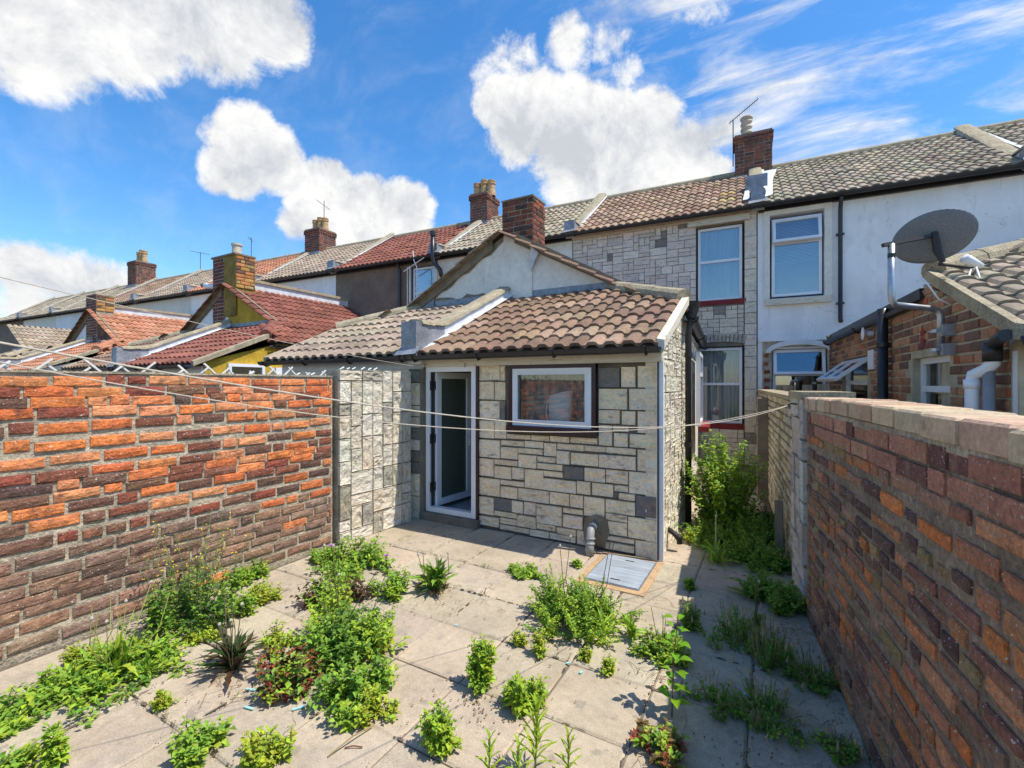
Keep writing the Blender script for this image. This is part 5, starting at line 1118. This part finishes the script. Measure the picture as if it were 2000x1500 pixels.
def rosette(T, rg, x, y, r, h, n, c, w=.22, mix=None):
    fo = MB()
    for i in range(n):
        a = rg.uniform(0, 6.283); el = rg.uniform(.12, 1.2)*min(1.3, h/r+.25); l = r*rg.uniform(.6, 1.15)
        d = Vector((math.cos(a)*math.cos(el), math.sin(a)*math.cos(el), math.sin(el)))
        leaf(fo, Vector((x+rg.uniform(-1, 1)*r*.12, y+rg.uniform(-1, 1)*r*.12, .005)), d, Vector((rg.uniform(-.4, .4), rg.uniform(-.4, .4), 1)), l, l*w*rg.uniform(.7, 1.3), vcol(rg, mix[i % len(mix)] if mix else c, .25), rg.uniform(.1, .8), 9)
    part(T, 'foliage', fo, 'leaf', kind='stuff')
def stalks(T, rg, x, y, r, h, n, c=(.30, .27, .08), head=True, rad=.0024):
    st, hd = MB(), MB()
    for i in range(n):
        a = rg.uniform(0, 6.283); hh = h*rg.uniform(.65, 1); tip = Vector((x+r*rg.uniform(.2, 1.3)*math.cos(a), y+r*rg.uniform(.2, 1.3)*math.sin(a), hh)); b = Vector((x+r*.2*math.cos(a), y+r*.2*math.sin(a), 0))
        m = (b+tip)/2+Vector((rg.uniform(-1, 1)*r*.3, rg.uniform(-1, 1)*r*.3, 0))
        st.tube([b, m, tip], [rad*1.3, rad, rad*.8], 4, True, vcol(rg, c, .2))
        if head and (i % 3 == 0): hd.tube([tip-Vector((0, 0, .006)), tip+Vector((0, 0, .006)), tip+Vector((0, 0, .016))], [.003, .009, .005], 6, True, (.5, .46, .36))
    part(T, 'stalk', st, 'stem', kind='stuff')
    if head: part(T, 'seed_head', hd, 'stem', kind='stuff')
def yellowflowers(T, rg, x, y, r, h, n):
    st, fl, fo = MB(), MB(), MB()
    for i in range(n):
        a = rg.uniform(0, 6.283); rr = r*math.sqrt(rg.random()); b = Vector((x+rr*.3*math.cos(a), y+rr*.3*math.sin(a), .05)); tip = Vector((x+rr*math.cos(a), y+rr*math.sin(a), h*rg.uniform(.6, 1)))
        st.tube([b, (b+tip)/2+Vector((rg.uniform(-.02, .02), rg.uniform(-.02, .02), 0)), tip], [.0024, .002, .0014], 3, False, (.15, .19, .06))
        for k in range(9):
            t = rg.uniform(.35, 1); p = b+(tip-b)*t; q = p+Vector((rg.uniform(-1, 1), rg.uniform(-1, 1), rg.uniform(.3, 1.2)))*.035; st.tube([p, q], .0011, 3, False, (.18, .2, .07))
            yl = rg.random() < .45
            for m in range(3 if yl else 2):
                d = Vector((rg.uniform(-1, 1), rg.uniform(-1, 1), rg.uniform(.1, 1))); leaf(fl, q, d, Vector((0, 0, 1)), .012 if yl else .009, .009 if yl else .006, (.75, .55, .03) if yl else (.30, .34, .14), .1)
        for k in range(6):
            t = rg.uniform(.05, .6); p = b+(tip-b)*t; d = Vector((rg.uniform(-1, 1), rg.uniform(-1, 1), rg.uniform(.1, .8))); leaf(fo, p, d, Vector((0, 0, 1)), .03, .008, vcol(rg, MID), .2)
    part(T, 'flower_stem', st, 'stem', kind='stuff'); part(T, 'flower', fl, 'stem', kind='stuff'); part(T, 'upper_leaf', fo, 'leaf', kind='stuff')
def grass(T, rg, x, y, r, h, n, c=(.17, .22, .05), dry=.3, heads=4):
    mb = MB(); hd = MB()
    for i in range(n):
        a = rg.uniform(0, 6.283); rr = r*.5*math.sqrt(rg.random()); b = Vector((x+rr*math.cos(a), y+rr*math.sin(a), 0)); o = a+rg.uniform(-.6, .6); hh = h*rg.uniform(.4, 1); out = r*rg.uniform(.2, .9)
        m = b+Vector((math.cos(o)*out*.4, math.sin(o)*out*.4, hh*.75)); t = b+Vector((math.cos(o)*out, math.sin(o)*out, hh*rg.uniform(.5, 1))); s = Vector((-math.sin(o), math.cos(o), 0))*.0022
        cc = vcol(rg, DRY if rg.random() < dry else c, .25); mb.add([b-s, b+s, m+s*.8, m-s*.8, t], [(0, 1, 2, 3), (3, 2, 4)], cc)
        if i < heads: hd.tube([t, t+Vector((rg.uniform(-.01, .01), rg.uniform(-.01, .01), .02)), t+Vector((0, 0, .05))], [.002, .006, .001], 5, False, (.42, .32, .18))
    part(T, 'blade', mb, 'leaf', kind='stuff')
    if heads: part(T, 'seed_head', hd, 'stem', kind='stuff')
def spiky(T, rg, x, y, h, c=LIME, n=34, w=.016):
    fo, st = MB(), MB(); top = Vector((x+rg.uniform(-.01, .01), y+rg.uniform(-.01, .01), h)); st.tube([(x, y, 0), top], [.005, .002], 5, False, (.14, .2, .05))
    for k in range(n):
        t = .15+.85*k/n; p = Vector((x, y, 0)).lerp(top, t); az = k*2.4; el = .35+.9*t; l = h*.42*(1.1-.45*t); d = Vector((math.cos(az)*math.cos(el), math.sin(az)*math.cos(el), math.sin(el)))
        leaf(fo, p, d, Vector((0, 0, 1)), l, w, vcol(rg, c, .15), .3, 4)
    part(T, 'foliage', fo, 'leaf', kind='stuff'); part(T, 'stem', st, 'stem', kind='stuff')
WEEDS = [  # u, v base, width px, height px, recipe, label
 (25, 1415, 150, 70, 'bush', 'low bright green weed patch in the bottom left corner by the brick wall'),
 (120, 1360, 90, 60, 'bush', 'small leafy weed between the left corner patch and the big dandelion'),
 (225, 1335, 215, 110, 'dandelion', 'large dandelion clump with tall seed stalks beside the left brick wall'),
 (150, 1300, 60, 40, 'limeb', 'pale lime tuft at the foot of the brick wall behind the large dandelion'),
 (372, 1235, 190, 170, 'ragwort', 'tall yellow flowering weed growing against the brick wall'),
 (400, 1255, 70, 40, 'limeb', 'yellowish low weed at the front foot of the yellow flowering weed'),
 (482, 1140, 80, 50, 'bush', 'small green weed against the brick wall right of the yellow flowers'),
 (515, 1175, 65, 60, 'limeb', 'lime green spurge right of the yellow flowering weed'),
 (478, 1205, 36, 50, 'bush', 'tiny upright weed just below the lime spurge near the wall'),
 (318, 1385, 35, 40, 'limeb', 'tiny yellow-green seedling in front of the large dandelion'),
 (455, 1320, 150, 100, 'darkd', 'dark purplish dandelion rosette with upright dried leaves'),
 (545, 1270, 70, 60, 'limeb', 'rounded lime spurge at the right of the dark dandelion'),
 (560, 1350, 130, 110, 'mixb', 'reddish green trailing weed below the rounded lime spurge'),
 (632, 1100, 60, 50, 'bush', 'light green weed at the base of the stone clad stub wall'),
 (695, 1120, 150, 70, 'bush', 'wide light green clump at the back of the central weeds'),
 (660, 1185, 120, 90, 'mixb', 'clump with a single purple flower in the central weeds'),
 (765, 1165, 80, 60, 'bush', 'green clump right of the purple flower'),
 (678, 1285, 200, 170, 'dense', 'largest dense green weed mass in the middle left of the patio'),
 (725, 1270, 90, 60, 'yelb', 'yellowing weed within the right side of the dense green mass'),
 (690, 1385, 150, 120, 'bush', 'light green weed clump in front of the dense green mass'),
 (728, 1405, 90, 75, 'limeb', 'bright lime spurge at the front foot of the central weeds'),
 (850, 1160, 115, 80, 'dand2', 'upright dandelion clump in the middle of the patio nearest the door'),
 (1125, 1235, 190, 150, 'mint', 'big mint-like weed mound in the middle right of the patio'),
 (1175, 1250, 90, 80, 'rosl', 'long leaved weed on the right flank of the mint-like mound'),
 (1075, 1190, 50, 70, 'strap', 'long strap leaves sticking out left of the mint-like mound'),
 (1022, 1128, 70, 22, 'bush', 'low creeping weed in the joint above the mint-like mound'),
 (1127, 1108, 18, 16, 'bush', 'tiny sprig next to the manhole cover mortar'),
 (1014, 1262, 28, 30, 'limeb', 'tiny lime seedling left of the mint-like mound'),
 (1055, 1282, 34, 50, 'limeb', 'small lime weed at the lower left foot of the mint-like mound'),
 (1146, 1292, 26, 28, 'limeb', 'tiny weed below the middle of the mint-like mound'),
 (1188, 1318, 32, 40, 'limeb', 'small upright weed right below the mint-like mound'),
 (942, 1350, 70, 100, 'upr', 'upright bright weed standing alone, left one of two at the centre front'),
 (1028, 1392, 95, 105, 'upr', 'upright bushy weed, right one of two at the centre front'),
 (855, 1470, 85, 80, 'upr', 'small leafy weed left of centre near the bottom edge'),
 (388, 1475, 110, 85, 'bush', 'low leafy weed near the bottom edge left of the lime spurge'),
 (515, 1500, 110, 90, 'limeb', 'lime yellow spurge at the bottom edge, left side'),
 (105, 1500, 45, 90, 'upr', 'thin upright weed near the bottom left corner'),
 (30, 1510, 90, 40, 'bush', 'patch of weed cut by the bottom left corner'),
 (1235, 1255, 80, 50, 'rosl', 'leafy weed joining the mint-like mound to the shoot cluster'),
 (1290, 1290, 100, 70, 'mint', 'speckled weed cluster with reddish leaves behind the broad leaved shoot'),
 (1290, 1480, 120, 70, 'mixb', 'red and green low weed on the sunlit slab near the bottom right'),
 (1348, 1152, 25, 25, 'bush', 'tiny weed on the edge of the wall shadow below the cover'),
 (1265, 1160, 0, 0, None, ''),
 (1400, 1105, 90, 80, 'dand3', 'dandelion with pale stalks and white seed head at the mouth of the passage'),
 (1368, 1060, 80, 40, 'limeb', 'sunlit creeping weed beside the black pipe stub'),
 (1440, 1065, 150, 80, 'shade', 'shaded ground cover weed in front of the passage bush'),
 (1490, 1110, 100, 60, 'shade', 'shaded weed around the short timber post'),
 (1465, 1175, 90, 40, 'rosd', 'dark dandelion rosette in the shade below the passage'),
 (1518, 1185, 90, 80, 'shade', 'shaded bushy weed at the foot of the stone clad pier'),
 (1475, 1225, 40, 110, 'wisp', 'tall thin weed with tan seed head in the shaded strip'),
 (1430, 1260, 110, 90, 'shadew', 'wispy green weed in the shade left of the grass'),
 (1500, 1300, 120, 120, 'grassd', 'shaded weed and grass tuft in the middle of the shaded strip'),
 (1590, 1340, 110, 70, 'grassd', 'dry grass tuft at the foot of the right brick wall'),
 (1400, 1385, 100, 60, 'shadew', 'small shaded weeds along the joint at the shadow edge'),
 (1490, 1420, 150, 80, 'grassd', 'grass and dandelion mixture low in the shaded strip'),
 (1350, 1230, 40, 70, 'grassd', 'thin grass blades on the shadow edge behind the broad leaved shoot'),
 (1640, 1480, 80, 40, 'grassd', 'dried grass wisps against the right wall near the bottom'),
]
wr = random.Random(123)
for u, v, wp_, hp, kind, lab in WEEDS:
    if not kind: continue
    x, y, d = Gp(u, v-wp_*.08); r = wp_/1800*d*1.12; h = hp/900*d*.95
    rg = random.Random(int(u*7+v)); T = Thing('weed', lab, 'weed', (x, y, 0))
    ms = .022+.012*min(1, r*4)
    if kind == 'bush': bushy(T, rg, x, y, r, h, 10+int(r*220), MID, ms, mix=[MID, LIME, MID, GREEN])
    elif kind == 'limeb': bushy(T, rg, x, y, r, h, 9+int(r*190), LIME, ms*.75, mix=[YEL, LIME, YEL], dens=1.3)
    elif kind == 'yelb': bushy(T, rg, x, y, r, h, 22, YEL, .024, mix=[YEL, MID, (.45, .35, .03)])
    elif kind == 'mixb': bushy(T, rg, x, y, r, h, 12+int(r*210), MID, ms, mix=[MID, LIME, (.20, .13, .05), (.10, .13, .04), (.32, .08, .05)] if 'purple' not in lab else [MID, LIME, MID, BROWN])
    elif kind == 'dense': bushy(T, rg, x, y, r, h, 105, GREEN, .032, mix=[GREEN, (.10, .22, .035), MID, LIME, LIME]); stalks(T, rg, x, y, r*.7, h*1.35, 7, (.13, .12, .05))
    elif kind == 'mint': bushy(T, rg, x, y, r, h, 34+int(r*260), MID, .020, mix=[LIME, MID, GREEN, LIME], dens=1.2); stalks(T, rg, x, y, r*.6, h*1.35, 4, BROWN)
    elif kind == 'upr': bushy(T, rg, x, y, r*.85, h*1.1, 16+int(r*160), LIME, .026, mix=[LIME, MID, LIME], dens=1.3)
    elif kind == 'dandelion': rosette(T, rg, x, y, r*.62, h*.8, 60, MID, .17, mix=[MID, LIME, GREEN, LIME]); [rosette(T, rg, x+r*.55*math.cos(q_), y+r*.55*math.sin(q_), r*.36, h*.5, 30, MID, .22, mix=[MID, LIME, GREEN, LIME]) for q_ in (.4, 1.4, 2.3, 3.3, 4.2, 4.9, 5.6)]; bushy(T, rg, x, y, r*1.1, h*.6, 95, MID, .028, mix=[MID, LIME, GREEN]); stalks(T, rg, x-.02, y+.02, r*.6, .42, 12, (.33, .33, .08))
    elif kind == 'ragwort': bushy(T, rg, x, y, r, h, 58, GREEN, .03, mix=[GREEN, MID, (.10, .18, .05)]); yellowflowers(T, rg, x, y+.02, r*1.15, .72, 30)
    elif kind == 'darkd': rosette(T, rg, x, y, r, h*.8, 45, DARK, .18, mix=[BROWN, (.09, .10, .035), (.07, .13, .03), DARK]); stalks(T, rg, x+.02, y, r*.5, h*1.5, 8, (.12, .08, .05))
    elif kind == 'dand2': rosette(T, rg, x, y, r*.95, h*1.1, 48, GREEN, .2, mix=[GREEN, MID, (.07, .14, .03), MID]); stalks(T, rg, x, y, r*.6, h*1.15, 4, BROWN); bushy(T, rg, x, y, r*.9, h*.25, 12, BROWN, .02, mix=[(.22, .10, .05), BROWN])
    elif kind == 'rosl': rosette(T, rg, x, y, r, h, 26, MID, .2, mix=[MID, LIME])
    elif kind == 'strap': rosette(T, rg, x, y, r*1.3, h, 7, MID, .09, mix=[GREEN, YEL])
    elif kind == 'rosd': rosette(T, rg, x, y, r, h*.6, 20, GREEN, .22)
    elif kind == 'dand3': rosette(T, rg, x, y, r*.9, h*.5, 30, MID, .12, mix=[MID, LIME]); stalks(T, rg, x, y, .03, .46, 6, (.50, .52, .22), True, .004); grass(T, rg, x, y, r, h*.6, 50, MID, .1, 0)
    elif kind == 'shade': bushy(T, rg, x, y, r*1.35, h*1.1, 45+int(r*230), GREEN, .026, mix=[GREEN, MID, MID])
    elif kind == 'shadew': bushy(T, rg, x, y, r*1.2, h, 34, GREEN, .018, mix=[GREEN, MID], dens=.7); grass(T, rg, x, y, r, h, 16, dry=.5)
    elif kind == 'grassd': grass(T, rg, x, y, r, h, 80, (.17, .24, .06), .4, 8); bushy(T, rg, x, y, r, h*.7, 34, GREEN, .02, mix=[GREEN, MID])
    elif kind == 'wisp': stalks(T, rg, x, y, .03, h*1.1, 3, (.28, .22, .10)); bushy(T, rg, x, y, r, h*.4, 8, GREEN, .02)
    if 'purple flower' in lab:
        fl_ = MB(); c0 = Vector((x-.03, y-.03, h*1.28))
        for k in range(22):
            a = k*2.4; dd = Vector((math.cos(a), math.sin(a), .35+.5*(k/22))); leaf(fl_, c0, dd, Vector((0, 0, 1)), .028, .008, (.42, .10, .48), .2)
        part(T, 'flower', fl_, 'stem', kind='stuff'); part(T, 'flower_stem', MB().tube([(x-.02, y, 0), c0], .002, 4), 'stem')
for u, v, h in ((1045, 1512, .27), (1110, 1530, .19), (955, 1535, .19), (1010, 1560, .2)):
    x, y, d = Gp(u, v); rg = random.Random(u)
    lab = {1045: 'tallest spiky long leaved weed at the bottom centre', 1110: 'spiky weed right of the tallest one at the bottom edge', 955: 'spiky weed left of the tallest one at the bottom edge', 1010: 'small spiky weed just cut by the bottom edge'}[u]
    T = Thing('weed', lab, 'weed', (x, y, 0), group='spiky weeds at the bottom edge'); spiky(T, rg, x, y, h, n=40 if u == 1045 else 18, w=.014)
# broad leaved shoot: each leaf its own part
x, y, d = Gp(1312, 1400); T = Thing('sapling', 'young shoot with broad bright green leaves on the sun and shade line', 'sapling', (x, y, 0)); rg = random.Random(5)
top = Vector((x+.02, y+.05, .47)); part(T, 'stem', MB().tube([(x, y, 0), (x+.005, y+.02, .25), top], [.004, .003, .002], 6, True, (.16, .10, .05)), 'stem')
for k in range(26):
    t = .12+.88*k/26; p = Vector((x, y, 0)).lerp(top, t); az = k*2.4+.3; l = .062*rg.uniform(.8, 1.2)*(1.1-.35*t); d_ = Vector((math.cos(az), math.sin(az), .25)).normalized(); st = p+d_*.02
    mb = MB(); leaf(mb, st, d_, Vector((0, 0, 1)), l, l*.66, None, .35, 5); mb.v = [tuple(q) for q in mb.v]
    # smooth ovate outline
    mb2 = MB(); s_ = d_.cross(Vector((0, 0, 1))).normalized(); nm = s_.cross(d_); pv = None
    for i in range(6):
        tt = i/5; q = st+d_*l*tt+nm*l*.25*(tt-tt*tt*1.7); ww = l*.33*math.sin(math.pi*min(1, tt**.8*.97+.02))+.0005; cur = (q-s_*ww+nm*ww*.35, q, q+s_*ww+nm*ww*.35)
        if pv: mb2.add([pv[0], pv[1], pv[2], cur[2], cur[1], cur[0]], [(0, 1, 4, 5), (1, 2, 3, 4)])
        pv = cur
    part(T, 'leaf', mb2, 'leaf_obj', color=vcol(rg, (.20, .40, .02), .15), smooth=True)
# passage bush
T = Thing('shrub', 'tall leafy green bush filling the passage beside the outhouse', 'bush', (-.46, 5.5, 0)); rg = random.Random(9)
fo, st = MB(), MB()
for i in range(70):
    a = rg.uniform(0, 6.283); q = math.sqrt(rg.random()); rr = .40*q; hh = 1.2*rg.uniform(.55, 1)*(1-.45*q*q)
    b = Vector((-.46+rr*.35*math.cos(a), 5.5+rr*.4*math.sin(a), 0)); t_ = Vector((-.46+rr*1.15*math.cos(a)+rg.uniform(-.05, .05), 5.5+rr*1.1*math.sin(a), hh)); m_ = (b+t_)/2+Vector((rg.uniform(-.06, .06), rg.uniform(-.06, .06), hh*.12))
    st.tube([b, m_, t_], [.005, .0035, .0015], 4, False, (.16, .20, .07)); nl = int(hh/.034)
    for k in range(nl):
        tt = .12+.88*k/nl; p = b*(1-tt)**2+m_*2*tt*(1-tt)+t_*tt*tt
        for sg in (0, 2.1, 4.2):
            az = k*1.57+sg+rg.uniform(-.7, .7); dd = Vector((math.cos(az), math.sin(az), rg.uniform(-.5, .7))); l = .075*rg.uniform(.5, 1.2)*(1.2-.4*tt)
            leaf(fo, p, dd, Vector((rg.uniform(-.3, .3), rg.uniform(-.3, .3), 1)), l, l*.52, vcol(rg, rg.choice([MID, LIME, LIME, GREEN]), .2), .4)
part(T, 'foliage', fo, 'leaf', kind='stuff'); part(T, 'stem', st, 'stem', kind='stuff')
T = Thing('weed', 'spreading shaded weed on the passage floor behind the timber post', 'weed', (-.15, 5.9, 0)); bushy(T, random.Random(3), -.12, 5.7, .34, .42, 70, GREEN, .035, mix=[GREEN, MID, DARK])
T = Thing('weed', 'creeping clover-like weed along the foot of the bush', 'weed', (-.55, 5.0, 0)); bushy(T, random.Random(4), -.50, 5.0, .33, .24, 85, MID, .024, mix=[MID, LIME, GREEN])
# moss and seedlings along slab joints
mb = MB(); rg = random.Random(44)
for i in range(2600):
    if rg.random() < .5: x = -2.84+S_*rg.randint(-2, 7)+rg.uniform(-.012, .012); y = rg.uniform(.6, 4.3)
    else: x = rg.uniform(-3.7, .3); y = 4.3-S_*rg.randint(0, 8)+rg.uniform(-.012, .012)
    k = math.sin(x*2.3+1)+math.sin(y*3.1+x)+rg.uniform(-1.2, 1.2)
    if k < .75: continue
    for j in range(rg.choice((2, 3, 3, 9))): leaf(mb, Vector((x+rg.uniform(-.01, .01), y+rg.uniform(-.01, .01), .004+rg.random()*.012)), Vector((rg.uniform(-1, 1), rg.uniform(-1, 1), rg.uniform(.2, 1.2))), Vector((0, 0, 1)), rg.uniform(.006, .016), .005, vcol(rg, rg.choice([MID, BROWN, DRY, (.10, .05, .03)]), .3))
single('moss', 'scattered moss and seedlings in the slab joints', 'moss', (-1.6, 2.5, 0), mb, 'leaf', kind='stuff')
mb = MB()
for i in range(520):
    u0 = rg.choice([(640, 1150), (1130, 1270), (1290, 1330), (860, 1175), (450, 1330), (950, 1385), (1500, 1450), (930, 1375), (1350, 1115), (1540, 1250)]); x, y, _ = Gp(u0[0]+rg.gauss(0, 55), max(1000, u0[1]+rg.gauss(0, 22)))
    leaf(mb, Vector((x, y, .006)), Vector((rg.uniform(-1, 1), rg.uniform(-1, 1), .1)), Vector((0, 0, 1)), rg.uniform(.008, .02), .009, vcol(rg, rg.choice([(.24, .11, .05), (.15, .08, .05), DRY]), .3), .6)
single('leaf_litter', 'brown dead leaves and bits scattered on the slabs', 'litter', (-1.6, 2.5, 0), mb, 'leaf', kind='stuff')
mb = MB(); rg = random.Random(66)
for u, v, n_ in ((230, 1290, 26), (470, 1330, 22), (690, 1290, 24), (860, 1150, 14), (1140, 1235, 18), (1300, 1300, 16), (380, 1200, 20), (1500, 1300, 22), (1560, 1400, 18), (1300, 1470, 10)):
    x, y, d_ = Gp(u, v)
    for k in range(n_):
        a, l = rg.uniform(0, 6.283), rg.uniform(.05, .17); p = Vector((x+rg.gauss(0, .10), y+rg.gauss(0, .09), .005)); q = p+Vector((math.cos(a)*l, math.sin(a)*l, rg.uniform(-.0, .06))); q.z = max(q.z, .006)
        mb.tube([p, (p+q)/2+Vector((rg.uniform(-.015, .015), rg.uniform(-.015, .015), .01)), q], [.0016, .0012, .0008], 3, False, vcol(rg, rg.choice([DRY, BROWN, (.30, .20, .10)]), .25))
single('dead_stems', 'dry brown stems and straw lying among the weeds', 'dry stems', (-1.6, 2.4, 0), mb, 'stem', kind='stuff')
# soil and grit washed into the slab joints
mb = MB(); rg = random.Random(91)
for i in range(1000):
    if rg.random() < .5: x = -2.84+S_*rg.randint(-2, 7); y = rg.uniform(.4, 4.3); ax = 1
    else: x = rg.uniform(-3.75, .45); y = 4.3-S_*rg.randint(0, 9); ax = 0
    if math.sin(x*1.9+y*1.3)+math.sin(y*4.1+2)+rg.uniform(-1, 1) < .1: continue
    l, w_ = rg.uniform(.008, .045), rg.uniform(.003, .013); a, b = (w_, l) if ax else (l, w_); p = Vector((x+rg.uniform(-.006, .006), y+rg.uniform(-.006, .006), .0)); vs = [p+Vector((a*rg.uniform(.6, 1.1)*math.cos(t*1.047), b*rg.uniform(.6, 1.1)*math.sin(t*1.047), .001)) for t in range(6)]+[p+Vector((0, 0, rg.uniform(.004, .009)))]
    mb.add(vs, [(t, (t+1) % 6, 6) for t in range(6)])
single('joint_soil', 'brown soil and grit washed into the joints between slabs', 'soil', (-1.6, 2.4, 0), mb, 'dirt', kind='stuff')
# small stones against the right wall and debris
mb = MB()
for i in range(420):
    y = rg.uniform(.9, 3.7); x = .665-.125*y-abs(rg.gauss(0, .05))-.02; s = rg.uniform(.003, .010)
    p = Vector((x, y, s*.5)); vs = [p+Vector((rg.uniform(.6, 1)*s*a, rg.uniform(.6, 1)*s*b, rg.uniform(.6, 1)*s*c)) for a, b, c in ((1,0,0),(-1,0,0),(0,1,0),(0,-1,0),(0,0,1))]; mb.add(vs, [(0, 2, 4), (2, 1, 4), (1, 3, 4), (3, 0, 4)])
single('rubble', 'crumbs of mortar and grit along the foot of the right wall', 'grit', (.4, 2.3, 0), mb, 'mortar', kind='stuff')
for i, (u, v, a, lab) in enumerate(((490, 1349, .3, 'pale blue glass sliver left of the middle, behind its twin'), (486, 1385, .2, 'pale blue glass sliver left of the middle, nearest the camera'), (583, 1385, 1.0, 'pale blue glass sliver just below the lime spurge'), (891, 1223, .1, 'tiny pale blue glass bit on the middle slabs'), (1110, 1297, .6, 'tiny pale blue glass bit below the mint-like mound, left one'), (1135, 1315, 1.2, 'pale blue glass bit below the mint-like mound, right one'), (1462, 1361, -.4, 'blue glass sliver lying in the shade'))):
    x, y, _ = Gp(u, v); l = .028 if i in (0, 1, 2, 6) else .012
    mb = MB().box(-l, l, -.006, .006, 0, .005); c_, s_ = math.cos(a), math.sin(a); mb.v = [(x+p*c_-q*s_, y+p*s_+q*c_, z+.004) for p, q, z in mb.v]
    single('glass_shard', lab, 'glass shard', (x, y, .004), mb, 'shard', group='pale blue glass bits on the slabs')
x, y, _ = Gp(690, 1462); single('twig', 'reddish dry twig lying on a slab near the bottom edge', 'twig', (x, y, 0), MB().tube([(x-.03, y-.02, .006), (x, y, .012), (x+.035, y+.02, .006)], .003, 5, True, (.2, .07, .04)), 'stem')
for i, (u, v, du, dv, lab) in enumerate(((640, 1480, 90, -60, 'long dry bramble stem lying across the slabs at lower left'), (1430, 1385, 60, 30, 'pale dry stick in the joint of the shaded strip'))):
    x, y, _ = Gp(u, v); x2, y2, _ = Gp(u+du, v+dv); single('dry_stem', lab, 'dry stem', (x, y, 0), MB().tube([(x, y, .006), ((x+x2)/2+.01, (y+y2)/2, .03), (x2, y2, .008)], .0035, 5, True, (.34, .24, .12)), 'stem')
